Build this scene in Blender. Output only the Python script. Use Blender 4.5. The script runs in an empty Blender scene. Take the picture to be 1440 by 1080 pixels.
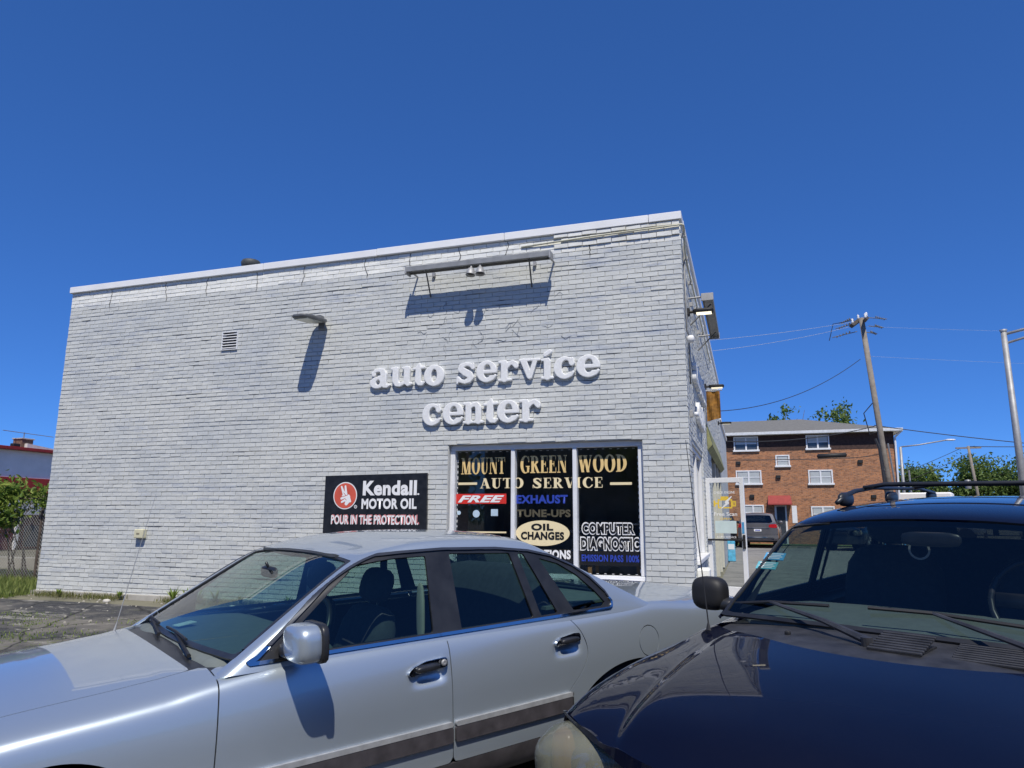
import bpy, math, random
import numpy as np
from mathutils import Vector, Matrix
rad = math.radians
SC = bpy.context.scene
COL = SC.collection
# ---------------------------------------------------------------- camera, sky, sun, exposure
def setup_camera():
    f, p, y, r = 1000 / 1440, rad(10.76), rad(18.2), rad(.28)
    F = Vector((-math.sin(y) * math.cos(p), math.cos(y) * math.cos(p), math.sin(p)))
    R0 = Vector((math.cos(y), math.sin(y), 0)); U0 = R0.cross(F)
    R = math.cos(r) * R0 + math.sin(r) * U0; U = math.cos(r) * U0 - math.sin(r) * R0
    cam = bpy.data.cameras.new('camera'); o = bpy.data.objects.new('camera', cam); COL.objects.link(o)
    cam.sensor_fit = 'HORIZONTAL'; cam.sensor_width = 36; cam.lens = 36 * f
    cam.clip_start = .05; cam.clip_end = 4000
    m = Matrix((R, U, -F)).transposed().to_4x4(); m.translation = (0, 0, 1.5)
    o.matrix_world = m; SC.camera = o
setup_camera()
SUN_EL, SUN_AZ = rad(56), rad(23)            # azimuth measured from -Y (the front of the shop) towards +X
SUNV = Vector((math.sin(SUN_AZ) * math.cos(SUN_EL), -math.cos(SUN_AZ) * math.cos(SUN_EL), math.sin(SUN_EL)))
W_ = bpy.data.worlds.new('World'); SC.world = W_; W_.use_nodes = True
nt = W_.node_tree; nt.nodes.clear()
sky = nt.nodes.new('ShaderNodeTexSky'); sky.sky_type = 'NISHITA'; sky.sun_disc = False
sky.sun_elevation = SUN_EL; sky.sun_rotation = math.pi - SUN_AZ
sky.altitude = 6000; sky.air_density = 1.0; sky.dust_density = .0; sky.ozone_density = 3.0
hsv = nt.nodes.new('ShaderNodeHueSaturation'); hsv.inputs['Hue'].default_value = .51; hsv.inputs['Saturation'].default_value = 1.15; hsv.inputs['Value'].default_value = 1.0
bg = nt.nodes.new('ShaderNodeBackground'); bg.inputs['Strength'].default_value = .15
wo = nt.nodes.new('ShaderNodeOutputWorld')
pre = nt.nodes.new('ShaderNodeVectorMath'); pre.operation = 'SCALE'; pre.inputs['Scale'].default_value = .16
gam = nt.nodes.new('ShaderNodeGamma'); gam.inputs['Gamma'].default_value = .62          # a camera's soft shoulder: the pale horizon is held back
tint = nt.nodes.new('ShaderNodeVectorMath'); tint.operation = 'MULTIPLY'; tint.inputs[1].default_value = (.235 / .15, .50 / .15, .87 / .15)
nt.links.new(sky.outputs[0], hsv.inputs['Color']); nt.links.new(hsv.outputs[0], pre.inputs[0]); nt.links.new(pre.outputs[0], gam.inputs['Color']); nt.links.new(gam.outputs[0], tint.inputs[0]); nt.links.new(tint.outputs[0], bg.inputs['Color']); nt.links.new(bg.outputs[0], wo.inputs['Surface'])
sun = bpy.data.lights.new('sun', 'SUN'); sun.energy = 4.7; sun.angle = rad(.53); sun.color = (1, .945, .84)
so = bpy.data.objects.new('sun', sun); COL.objects.link(so); so.rotation_euler = SUNV.to_track_quat('Z', 'Y').to_euler(); so.location = SUNV * 60
SC.view_settings.view_transform = 'Standard'; SC.view_settings.look = 'None'; SC.view_settings.gamma = 1
SC.view_settings.use_curve_mapping = False; SC.view_settings.exposure = 0.0
SC.render.engine = 'CYCLES'; SC.cycles.max_bounces = 10; SC.cycles.transparent_max_bounces = 24; SC.cycles.glossy_bounces = 5

# ---------------------------------------------------------------- materials
MATS = {}
class N:
    """small node-graph builder"""
    def __init__(s, name):
        s.m = bpy.data.materials.new(name); s.m.use_nodes = True; s.t = s.m.node_tree
        s.b = s.t.nodes['Principled BSDF']; s.out = s.t.nodes['Material Output']
    def n(s, typ, **k):
        o = s.t.nodes.new(typ)
        for a, v in k.items():
            if hasattr(o, a): setattr(o, a, v)
        return o
    def l(s, a, b): s.t.links.new(a, b)
    def co(s, kind='Object'): return s.n('ShaderNodeTexCoord').outputs[kind]
    def noise(s, scale, detail=4, rough=.55, vec=None, stretch=None):
        t = s.n('ShaderNodeTexNoise'); t.inputs['Scale'].default_value = scale; t.inputs['Detail'].default_value = detail; t.inputs['Roughness'].default_value = rough
        v = vec if vec is not None else s.co()
        if stretch:
            mp = s.n('ShaderNodeMapping'); mp.inputs['Scale'].default_value = stretch; s.l(v, mp.inputs['Vector']); v = mp.outputs[0]
        s.l(v, t.inputs['Vector']); return t.outputs['Fac']
    def ramp(s, fac, stops):
        r = s.n('ShaderNodeValToRGB'); e = r.color_ramp.elements
        for i, (p, c) in enumerate(stops):
            if i >= 2: e.new(p)
            e[i].position = p; e[i].color = (*c, 1) if not isinstance(c, (int, float)) else (c, c, c, 1)
        s.l(fac, r.inputs['Fac']); return r.outputs['Color']
    def mix(s, fac, a, b, mode='MIX'):
        m = s.n('ShaderNodeMix'); m.data_type = 'RGBA'; m.blend_type = mode
        for sock, v in ((m.inputs[0], fac), (m.inputs[6], a), (m.inputs[7], b)):
            if isinstance(v, (int, float)): sock.default_value = v if sock == m.inputs[0] else (v, v, v, 1)
            elif isinstance(v, tuple): sock.default_value = (*v, 1)
            else: s.l(v, sock)
        return m.outputs[2]
    def math(s, op, a, b=0.):
        m = s.n('ShaderNodeMath'); m.operation = op
        for i, v in enumerate((a, b)):
            if isinstance(v, (int, float)): m.inputs[i].default_value = v
            else: s.l(v, m.inputs[i])
        return m.outputs[0]
    def set(s, **k):
        nm = dict(color='Base Color', rough='Roughness', metal='Metallic', spec='Specular IOR Level', coat='Coat Weight', coatr='Coat Roughness', alpha='Alpha', trans='Transmission Weight', ior='IOR')
        for a, v in k.items():
            i = s.b.inputs[nm[a]]
            if isinstance(v, (int, float)): i.default_value = v
            elif isinstance(v, tuple): i.default_value = (*v, 1)
            else: s.l(v, i)
    def bump(s, h, strength=.3, dist=.01):
        b = s.n('ShaderNodeBump'); b.inputs['Strength'].default_value = strength; b.inputs['Distance'].default_value = dist
        s.l(h, b.inputs['Height']); s.l(b.outputs[0], s.b.inputs['Normal'])
def mat(name, color, rough=.6, metal=0., var=.12, scale=8., coat=0., bump=0., spec=.5, dist=.004):
    if name in MATS: return MATS[name]
    g = N(name)
    if var > 0:
        n = g.noise(scale, 5)
        c = g.mix(g.ramp(n, [(.3, 0), (.7, 1)]), tuple(max(0, x * (1 - var)) for x in color), tuple(min(1, x * (1 + var)) for x in color))
        g.set(color=c)
    else: g.set(color=color)
    g.set(rough=rough, metal=metal, coat=coat, spec=spec)
    if coat: g.set(coatr=.04)
    if bump: g.bump(g.noise(scale * 5, 6), bump, dist)
    MATS[name] = g.m; return g.m
def m_brickpaint(name, c0, c1, grime=.5, yellow=0.):
    g = N(name); geo = g.n('ShaderNodeNewGeometry')
    pos = geo.outputs['Position']
    col = g.mix(geo.outputs['Random Per Island'], c0, c1)
    big = g.noise(.9, 5, .6, pos, (1, 1, 1.6))
    col = g.mix(g.math('MULTIPLY', g.ramp(big, [(.45, 0), (.72, 1)]), grime), col, tuple(x * f for x, f in zip(c0, (.74, .79, .88))))
    st = g.noise(4.5, 7, .75, pos, (.32, .32, 3.2)); cl = g.ramp(g.noise(.55, 3, .5, pos, (.6, .6, 1.2)), [(.40, .15), (.62, 1)])
    col = g.mix(g.math('MULTIPLY', g.math('MULTIPLY', g.ramp(st, [(.52, 0), (.66, 1)]), cl), .85), col, (.34, .38, .46))
    if yellow: col = g.mix(g.math('MULTIPLY', g.ramp(g.noise(2.3, 4, .6, pos), [(.45, 0), (.7, 1)]), yellow), col, (.66, .62, .46))
    chip = g.noise(34, 3, .6, pos); col = g.mix(g.ramp(chip, [(.74, 0), (.76, 1)]), col, (.10, .09, .085))
    g.set(color=col, rough=.75, spec=.3)
    g.bump(g.math('ADD', g.noise(45, 6, .7, pos), g.math('MULTIPLY', g.noise(9, 3, .5, pos), 1.5)), .55, .006)
    return g.m
M_BRICK = m_brickpaint('painted_brick', (.56, .57, .55), (.60, .61, .585), .55)
M_BRICKW = m_brickpaint('painted_brick_white', (.77, .77, .73), (.83, .83, .78), .1)
M_BRICKY = m_brickpaint('painted_brick_yellowed', (.72, .72, .69), (.78, .775, .74), .2, .5)
M_MORTAR = m_brickpaint('painted_mortar', (.50, .50, .475), (.50, .50, .475), .5)
M_WHITE = mat('white_paint', (.78, .78, .78), .5, var=.05, scale=3, bump=.05)
M_LETTER = mat('letter_white', (.74, .745, .74), .55, var=.08, scale=9, bump=.05)
M_FRAME = mat('white_frame', (.72, .73, .75), .4, var=.06, scale=6)
M_BLACK = mat('black_matte', (.012, .012, .013), .6, var=.2, scale=20)
M_RUBBER = mat('rubber', (.015, .015, .016), .55, var=.25, scale=30)
M_TRIM = mat('black_trim', (.019, .020, .023), .38, var=.35, scale=9, bump=.06)
M_SATIN = mat('charcoal_moulding', (.055, .05, .055), .42, var=.3, scale=14)
M_CHROME = mat('chrome', (.62, .64, .67), .06, 1., var=.05, scale=12)
M_STEEL = mat('galvanised_steel', (.36, .36, .36), .6, .5, var=.15, scale=7)
M_GREYMETAL = mat('grey_metal', (.22, .225, .23), .5, .3, var=.2, scale=9)
M_WOOD = mat('weathered_wood', (.23, .20, .165), .85, var=.25, scale=5, bump=.3, dist=.02)
M_CONC = mat('concrete', (.40, .38, .34), .9, var=.2, scale=3, bump=.35, dist=.01)
M_WIRE = mat('cable', (.025, .025, .028), .6, var=0)
M_CLOTH = mat('seat_cloth', (.045, .052, .062), .95, var=.2, scale=25, bump=.2)
M_DASH = mat('dash_plastic', (.13, .15, .145), .75, var=.1, scale=18)
M_VINYLG = mat('gold_vinyl', (.72, .52, .22), .45, var=.06, scale=3)
M_VINYLC = mat('cream_vinyl', (.80, .68, .42), .5, var=.04, scale=3)
M_VINYLW = mat('white_vinyl', (.80, .80, .80), .5, var=.03, scale=3)
M_VINYLB = mat('blue_vinyl', (.02, .05, .36), .5, var=.05, scale=3)
M_VINYLR = mat('red_vinyl', (.62, .03, .02), .45, var=.06, scale=3)
M_VINYLO = mat('olive_vinyl', (.085, .075, .045), .5, var=.1, scale=3)
M_VINYLK = mat('black_vinyl', (.008, .008, .009), .4, var=.1, scale=3)
def m_glass(name, tint, refl=1., rough=0., base=.05):
    g = N(name); g.t.nodes.remove(g.b)
    tr = g.n('ShaderNodeBsdfTransparent'); tr.inputs[0].default_value = (*tint, 1)
    gl = g.n('ShaderNodeBsdfGlossy'); gl.inputs['Roughness'].default_value = rough; gl.inputs['Color'].default_value = (refl, refl, refl, 1)
    lw = g.n('ShaderNodeLayerWeight'); lw.inputs[0].default_value = .5
    fr = g.math('ADD', g.math('MULTIPLY', g.math('POWER', lw.outputs['Facing'], 5.), .9), base)
    mx = g.n('ShaderNodeMixShader'); g.l(fr, mx.inputs[0]); g.l(tr.outputs[0], mx.inputs[1]); g.l(gl.outputs[0], mx.inputs[2]); g.l(mx.outputs[0], g.out.inputs['Surface'])
    return g.m
M_GLASS_CAR = m_glass('tinted_car_glass', (.46, .60, .56))
M_GLASS_SUV = m_glass('dark_car_glass', (.58, .66, .65))
M_GLASS_PRIV = m_glass('privacy_glass', (.12, .14, .15))
M_GLASS_SHOP = m_glass('shop_glass', (.72, .75, .76), 1., base=.055)
M_GLASS_CLEAR = m_glass('clear_glass', (.86, .9, .9))
def m_carpaint(name, c, metal, rough, fleck=0., dust=.0, dustc=(.3, .28, .25)):
    g = N(name); col = c
    if fleck:
        v = g.n('ShaderNodeTexVoronoi'); v.inputs['Scale'].default_value = 900; g.l(g.co(), v.inputs['Vector'])
        col = g.mix(fleck, c, v.outputs['Color'], 'OVERLAY')
    if dust:
        d = g.ramp(g.noise(3, 6, .7), [(.4, 0), (.8, 1)])
        sp = g.ramp(g.noise(140, 2, .5), [(.72, 0), (.78, 1)])
        col = g.mix(g.math('MULTIPLY', d, dust), col, dustc); col = g.mix(g.math('MULTIPLY', sp, min(1, dust * 4)), col, dustc)
    g.set(color=col, metal=metal, rough=rough, coat=1.0); g.b.inputs['Coat Roughness'].default_value = .03
    return g.m
M_SILVER = m_carpaint('silver_blue_paint', (.44, .505, .565), .62, .36, .0, .05, (.5, .5, .5))
M_NAVY = m_carpaint('navy_paint', (.0012, .0025, .013), .0, .6, .0, .008, (.2, .2, .2)); M_NAVY.node_tree.nodes['Principled BSDF'].inputs['Specular IOR Level'].default_value = .08; M_NAVY.node_tree.nodes['Principled BSDF'].inputs['Coat IOR'].default_value = 1.29
M_BRIGHT = mat('bright_trim', (.42, .43, .44), .3, .35, var=.15, scale=20)
M_DCHROME = mat('dark_chrome', (.10, .105, .115), .3, .7, var=.1)
M_GREYCAR = m_carpaint('grey_paint', (.15, .145, .15), .5, .35)
M_DARKCAR = m_carpaint('dark_paint', (.018, .022, .03), .4, .35)
M_LENS = mat('hazed_headlight', (.17, .18, .135), .3, var=.45, scale=7, coat=.6)
def m_haze():
    g = N('hazed_plastic'); n = g.noise(7, 4); g.set(color=g.mix(n, (.14, .15, .11), (.27, .27, .21)), rough=.22, coat=.6)
    t = g.n('ShaderNodeBsdfTransparent'); m = g.n('ShaderNodeMixShader'); g.l(g.ramp(g.noise(3, 4), [(.3, .42), (.75, .74)]), m.inputs[0]); g.l(g.b.outputs[0], m.inputs[2]); g.l(t.outputs[0], m.inputs[1])
    g.t.links.new(m.outputs[0], g.out.inputs['Surface']); return g.m
M_HAZE = m_haze()
M_LENSR = mat('red_lens', (.45, .01, .015), .15, var=.1, coat=.8)
M_COWL = mat('cowl_plastic', (.030, .031, .036), .5, var=.45, scale=11, bump=.12)
def m_asphalt():
    g = N('asphalt'); p = g.n('ShaderNodeNewGeometry').outputs['Position']
    a = g.noise(60, 6, .75, p); b = g.noise(1.1, 5, .6, p); c = g.noise(.35, 4, .6, p)
    col = g.ramp(a, [(.28, (.020, .021, .024)), (.5, (.045, .046, .050)), (.76, (.16, .155, .15))])
    col = g.mix(g.math('MULTIPLY', g.ramp(b, [(.46, 0), (.62, 1)]), .75), col, (.19, .175, .15))
    sp = g.noise(2.3, 6, .7, p, (1, 2.2, 1)); col = g.mix(g.math('MULTIPLY', g.ramp(sp, [(.56, 0), (.62, 1)]), .75), col, (.30, .285, .25))
    gr = g.noise(9, 5, .7, p); col = g.mix(g.math('MULTIPLY', g.math('MULTIPLY', g.ramp(gr, [(.56, 0), (.64, 1)]), g.ramp(c, [(.48, 0), (.58, 1)])), .8), col, (.10, .12, .035))
    v = g.n('ShaderNodeTexVoronoi'); v.feature = 'DISTANCE_TO_EDGE'; v.inputs['Scale'].default_value = .9
    mp = g.n('ShaderNodeMix'); mp.data_type = 'VECTOR'; mp.inputs[0].default_value = .12
    nn = g.n('ShaderNodeTexNoise'); nn.inputs['Scale'].default_value = 3; g.l(p, nn.inputs['Vector']); g.l(p, mp.inputs[4]); g.l(nn.outputs['Color'], mp.inputs[5]); g.l(mp.outputs[1], v.inputs['Vector'])
    col = g.mix(g.ramp(v.outputs['Distance'], [(.0, 1), (.018, 0)]), col, (.02, .02, .02))
    g.set(color=col, rough=.9, spec=.25); g.bump(a, .5, .012); return g.m
M_ASPHALT = m_asphalt()
def m_lot2():
    g = N('worn_pavement'); p = g.n('ShaderNodeNewGeometry').outputs['Position']
    col = g.ramp(g.noise(2.2, 6, .7, p, (1, 2.5, 1)), [(.35, (.15, .145, .13)), (.5, (.22, .21, .19)), (.65, (.29, .275, .25))])
    cr = g.noise(1.2, 3, .5, p); col = g.mix(g.ramp(g.math('ABSOLUTE', g.math('SUBTRACT', cr, .5)), [(0, 1), (.006, 0)]), col, (.05, .05, .05))
    g.set(color=col, rough=.9); g.bump(g.noise(40, 5, .7, p), .3, .01); return g.m
M_LOT2 = m_lot2()
def m_grass(name, c0, c1):
    g = N(name); r = g.n('ShaderNodeNewGeometry').outputs['Random Per Island']
    g.set(color=g.mix(r, c0, c1), rough=.6, spec=.3)
    t = g.n('ShaderNodeBsdfTranslucent'); g.l(g.mix(r, c0, c1), t.inputs['Color'])
    m = g.n('ShaderNodeMixShader'); m.inputs[0].default_value = .35; g.l(g.b.outputs[0], m.inputs[1]); g.l(t.outputs[0], m.inputs[2]); g.l(m.outputs[0], g.out.inputs['Surface']); return g.m
M_GRASS = m_grass('grass_blades', (.09, .15, .03), (.30, .33, .10))
M_LEAF = m_grass('leaves', (.07, .13, .03), (.19, .26, .07))
M_VINE = m_grass('vine_leaves', (.07, .14, .02), (.28, .35, .07))
M_WEED = m_grass('weed_leaves', (.10, .13, .03), (.26, .24, .11))
M_BARK = mat('bark', (.10, .08, .06), .9, var=.3, scale=5, bump=.4, dist=.03)
def m_farbrick():
    g = N('orange_brick'); t = g.n('ShaderNodeTexBrick'); t.offset = .5
    tc = g.n('ShaderNodeNewGeometry').outputs['Position']
    sx = g.n('ShaderNodeSeparateXYZ'); g.l(tc, sx.inputs[0]); cx = g.n('ShaderNodeCombineXYZ'); g.l(g.math('ADD', sx.outputs[0], sx.outputs[1]), cx.inputs[0]); g.l(sx.outputs[2], cx.inputs[1]); g.l(cx.outputs[0], t.inputs['Vector'])
    t.inputs['Scale'].default_value = 1; t.inputs['Brick Width'].default_value = .21; t.inputs['Row Height'].default_value = .07; t.inputs['Mortar Size'].default_value = .007; t.inputs['Bias'].default_value = -.35
    t.inputs['Color1'].default_value = (.46, .19, .08, 1); t.inputs['Color2'].default_value = (.11, .06, .045, 1); t.inputs['Mortar'].default_value = (.27, .24, .21, 1)
    n = g.noise(3, 3, .5, tc); g.set(color=g.mix(g.math('MULTIPLY', g.ramp(g.noise(5, 5, .75, tc, (1, 1, 4.5)), [(.52, 0), (.60, 1)]), .75), g.mix(.3, t.outputs['Color'], g.ramp(n, [(.3, (.28, .12, .05)), (.7, (.58, .27, .12))]), 'MIX'), (.06, .03, .02)), rough=.9); g.bump(t.outputs['Fac'], .4, -.01); return g.m
M_FARBRICK = m_farbrick()
def m_shingle():
    g = N('grey_shingles'); p = g.n('ShaderNodeNewGeometry').outputs['Position']
    c = g.mix(.6, g.ramp(g.noise(7, 5, .8, p, (1, 1, 3)), [(.35, (.09, .09, .085)), (.65, (.24, .235, .22))]), (.15, .147, .14)); g.set(color=c, rough=.95); return g.m
M_SHINGLE = m_shingle()

# ---------------------------------------------------------------- objects and meshes
def link(o, parent=None):
    COL.objects.link(o)
    if parent is not None: o.parent = parent
    return o
def tag(o, label=None, cat=None, group=None, kind=None):
    if label: o['label'] = label
    if cat: o['category'] = cat
    if group: o['group'] = group
    if kind: o['kind'] = kind
    return o
def thing(name, label, cat, loc=(0, 0, 0), rz=0., group=None):
    o = bpy.data.objects.new(name, None); o.location = loc; o.rotation_euler = (0, 0, rz); o.empty_display_size = .2
    link(o); return tag(o, label, cat, group)
def mesh(name, v, f, m, parent=None, smooth=False):
    me = bpy.data.meshes.new(name); me.from_pydata([tuple(map(float, p)) for p in v], [], f)
    if isinstance(m, (list, tuple)):
        for k in m: me.materials.append(k)
    else: me.materials.append(m)
    if smooth: me.polygons.foreach_set('use_smooth', [True] * len(me.polygons))
    me.update(); o = bpy.data.objects.new(name, me); return link(o, parent)
class MB:
    def __init__(s, fn=None): s.v = []; s.f = []; s.fn = fn
    def add(s, v, f):
        k = len(s.v)
        if s.fn: v = [s.fn(*p) for p in v]
        s.v += [tuple(p) for p in v]; s.f += [tuple(i + k for i in q) for q in f]; return s
    def box(s, x0, x1, y0, y1, z0, z1, bev=0.):
        if bev <= 0:
            v = [(x, y, z) for z in (z0, z1) for y in (y0, y1) for x in (x0, x1)]
            return s.add(v, [(0, 2, 3, 1), (4, 5, 7, 6), (0, 1, 5, 4), (2, 6, 7, 3), (0, 4, 6, 2), (1, 3, 7, 5)])
        b = bev; v = []
        for sx, xo, xi in ((0, x0, x0 + b), (1, x1, x1 - b)):
            for sy, yo, yi in ((0, y0, y0 + b), (1, y1, y1 - b)):
                for sz, zo, zi in ((0, z0, z0 + b), (1, z1, z1 - b)):
                    v += [(xo, yi, zi), (xi, yo, zi), (xi, yi, zo)]
        I = lambda x, y, z, a: (x * 4 + y * 2 + z) * 3 + a
        f = []
        for x in (0, 1): q = [I(x, 0, 0, 0), I(x, 1, 0, 0), I(x, 1, 1, 0), I(x, 0, 1, 0)]; f.append(tuple(q if x else q[::-1]))
        for y in (0, 1): q = [I(0, y, 0, 1), I(1, y, 0, 1), I(1, y, 1, 1), I(0, y, 1, 1)]; f.append(tuple(q[::-1] if y else q))
        for z in (0, 1): q = [I(0, 0, z, 2), I(1, 0, z, 2), I(1, 1, z, 2), I(0, 1, z, 2)]; f.append(tuple(q if z else q[::-1]))
        for a in (0, 1):
            for c in (0, 1):
                q = [I(a, c, 0, 0), I(a, c, 1, 0), I(a, c, 1, 1), I(a, c, 0, 1)]; f.append(tuple(q if a == c else q[::-1]))
                q = [I(a, 0, c, 0), I(a, 1, c, 0), I(a, 1, c, 2), I(a, 0, c, 2)]; f.append(tuple(q[::-1] if a == c else q))
                q = [I(0, a, c, 1), I(1, a, c, 1), I(1, a, c, 2), I(0, a, c, 2)]; f.append(tuple(q if a == c else q[::-1]))
        for x in (0, 1):
            for y in (0, 1):
                for z in (0, 1):
                    q = [I(x, y, z, 0), I(x, y, z, 1), I(x, y, z, 2)]; f.append(tuple(q if (x + y + z) % 2 else q[::-1]))
        return s.add(v, f)
    def obox(s, c, ax, hs):
        c = Vector(c); A = [Vector(a) for a in ax]
        v = [c + A[0] * hs[0] * i + A[1] * hs[1] * j + A[2] * hs[2] * k for k in (-1, 1) for j in (-1, 1) for i in (-1, 1)]
        return s.add(v, [(0, 2, 3, 1), (4, 5, 7, 6), (0, 1, 5, 4), (2, 6, 7, 3), (0, 4, 6, 2), (1, 3, 7, 5)])
    def tube(s, pts, r, n=8, cap=True):
        pts = [Vector(p) for p in pts]; k = len(pts); rs = r if isinstance(r, (list, tuple)) else [r] * k
        v = []; up = None
        for i, p in enumerate(pts):
            d = (pts[min(i + 1, k - 1)] - pts[max(i - 1, 0)]).normalized()
            if up is None: up = Vector((0, 0, 1)) if abs(d.z) < .9 else Vector((1, 0, 0))
            a = d.cross(up).normalized(); b = a.cross(d); up = b
            for j in range(n):
                t = 2 * math.pi * j / n; v.append(p + (a * math.cos(t) + b * math.sin(t)) * rs[i])
        f = [(i * n + j, i * n + (j + 1) % n, (i + 1) * n + (j + 1) % n, (i + 1) * n + j) for i in range(k - 1) for j in range(n)]
        if cap: f += [tuple(range(n - 1, -1, -1)), tuple((k - 1) * n + j for j in range(n))]
        return s.add(v, f)
    def lathe(s, prof, c, axis=(0, 0, 1), n=24):
        ax = Vector(axis).normalized(); a = ax.orthogonal().normalized(); b = ax.cross(a); c = Vector(c); v = []
        for h, r in prof:
            for j in range(n):
                t = 2 * math.pi * j / n; v.append(c + ax * h + (a * math.cos(t) + b * math.sin(t)) * r)
        f = [(i * n + j, i * n + (j + 1) % n, (i + 1) * n + (j + 1) % n, (i + 1) * n + j) for i in range(len(prof) - 1) for j in range(n)]
        return s.add(v, f)
    def superbox(s, c, hs, e=4., n=20, ax=None):
        v = []; f = []; A = [Vector(a) for a in ax] if ax else [Vector((1, 0, 0)), Vector((0, 1, 0)), Vector((0, 0, 1))]
        for i in range(n + 1):
            ph = math.pi * (i / n - .5)
            for j in range(2 * n):
                th = math.pi * j / n; d = (math.cos(ph) * math.cos(th), math.cos(ph) * math.sin(th), math.sin(ph))
                L = (abs(d[0]) ** e + abs(d[1]) ** e + abs(d[2]) ** e) ** (1 / e)
                v.append(Vector(c) + A[0] * hs[0] * d[0] / L + A[1] * hs[1] * d[1] / L + A[2] * hs[2] * d[2] / L)
        m = 2 * n; f = [(i * m + j, i * m + (j + 1) % m, (i + 1) * m + (j + 1) % m, (i + 1) * m + j) for i in range(n) for j in range(m)]
        return s.add(v, f)
    def build(s, name, m, parent=None, smooth=False): return mesh(name, s.v, s.f, m, parent, smooth)

def sdp(X, Y, poly):
    """signed distance to a polygon, positive inside"""
    d = np.full(X.shape, 1e9); ins = np.zeros(X.shape, bool); n = len(poly)
    for i in range(n):
        x0, y0 = poly[i]; x1, y1 = poly[(i + 1) % n]; ex, ey = x1 - x0, y1 - y0
        t = np.clip(((X - x0) * ex + (Y - y0) * ey) / (ex * ex + ey * ey + 1e-12), 0, 1)
        d = np.minimum(d, np.hypot(X - x0 - t * ex, Y - y0 - t * ey))
        c = ((y0 > Y) != (y1 > Y)) & (X < (x1 - x0) * (Y - y0) / (y1 - y0 + 1e-15) + x0); ins ^= c
    return np.where(ins, d, -d)
def clip_grid(P, f, Nn=None, flange=0., offset=0.):
    """the part of a grid surface where f >= 0, edges cut exactly; optional turned-in flange along the cut"""
    nu, nv = f.shape; ins = f >= 0
    if offset and Nn is not None: P = P + Nn * offset
    idx = -np.ones(f.shape, int); idx[ins] = np.arange(ins.sum()); V = [P[ins]]; NV = [Nn[ins] if Nn is not None else P[ins] * 0]
    k = int(ins.sum())
    def cross(a, b, fa, fb, PA, PB, NA, NB):
        t = (fa / (fa - fb))[:, None]; return PA + (PB - PA) * t, NA + (NB - NA) * t
    NN = Nn if Nn is not None else P * 0
    eh = -np.ones((nu - 1, nv), int); m = ins[:-1] != ins[1:]
    q, w = cross(0, 0, f[:-1][m], f[1:][m], P[:-1][m], P[1:][m], NN[:-1][m], NN[1:][m]); eh[m] = k + np.arange(m.sum()); k += int(m.sum()); V.append(q); NV.append(w)
    ev = -np.ones((nu, nv - 1), int); m = ins[:, :-1] != ins[:, 1:]
    q, w = cross(0, 0, f[:, :-1][m], f[:, 1:][m], P[:, :-1][m], P[:, 1:][m], NN[:, :-1][m], NN[:, 1:][m]); ev[m] = k + np.arange(m.sum()); k += int(m.sum()); V.append(q); NV.append(w)
    V = np.concatenate(V); NV = np.concatenate(NV)
    cnt = ins[:-1, :-1].astype(int) + ins[1:, :-1] + ins[1:, 1:] + ins[:-1, 1:]
    a = cnt == 4
    F = np.stack([idx[:-1, :-1][a], idx[1:, :-1][a], idx[1:, 1:][a], idx[:-1, 1:][a]], 1).tolist(); B = []
    for i, j in zip(*np.nonzero((cnt > 0) & (cnt < 4))):
        cs = ((i, j), (i + 1, j), (i + 1, j + 1), (i, j + 1)); es = (eh[i, j], ev[i + 1, j], eh[i, j + 1], ev[i, j]); poly = []; out = None
        for c in range(4):
            if ins[cs[c]]: poly.append(int(idx[cs[c]]))
            if es[c] >= 0:
                poly.append(int(es[c]))
                if ins[cs[c]]: out = int(es[c])
                elif out is not None: B.append((out, int(es[c]))); out = None
                else: first = int(es[c])
        if out is not None: B.append((out, first))
        if len(poly) >= 3: F.append(poly)
    V = V.tolist()
    if flange and B:
        s = len(V); mp = {}
        for e in B:
            for q in e:
                if q not in mp:
                    mp[q] = len(V); V.append(V[q]); V.append((np.array(V[q]) - NV[q] / (np.linalg.norm(NV[q]) + 1e-9) * flange).tolist())
        for a_, b_ in B: F.append([mp[b_], mp[a_], mp[a_] + 1, mp[b_] + 1])
    return V, F
def field_mesh(name, fn, x0, x1, y0, y1, res, m, parent=None, T=None, depth=0., rnd=0.):
    """flat (or raised, rounded) shape where fn(x, y) >= 0"""
    nx = max(4, int((x1 - x0) / res)); ny = max(4, int((y1 - y0) / res))
    X, Y = np.meshgrid(np.linspace(x0, x1, nx + 1), np.linspace(y0, y1, ny + 1), indexing='ij'); f = fn(X, Y)
    Z = np.zeros_like(X)
    if depth:
        t = np.clip(f / rnd, 0, 1); Z = depth - rnd * .55 * (1 - np.sqrt(1 - (1 - t) ** 2))
    P = np.stack([X, Y, Z], -1); Nn = np.zeros_like(P); Nn[..., 2] = 1
    V, F = clip_grid(P, f, Nn, flange=(depth - rnd * .55 + .002) if depth else 0.)
    if T: V = [T(*p) for p in V]
    return mesh(name, V, F, m, parent, smooth=bool(depth))
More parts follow.
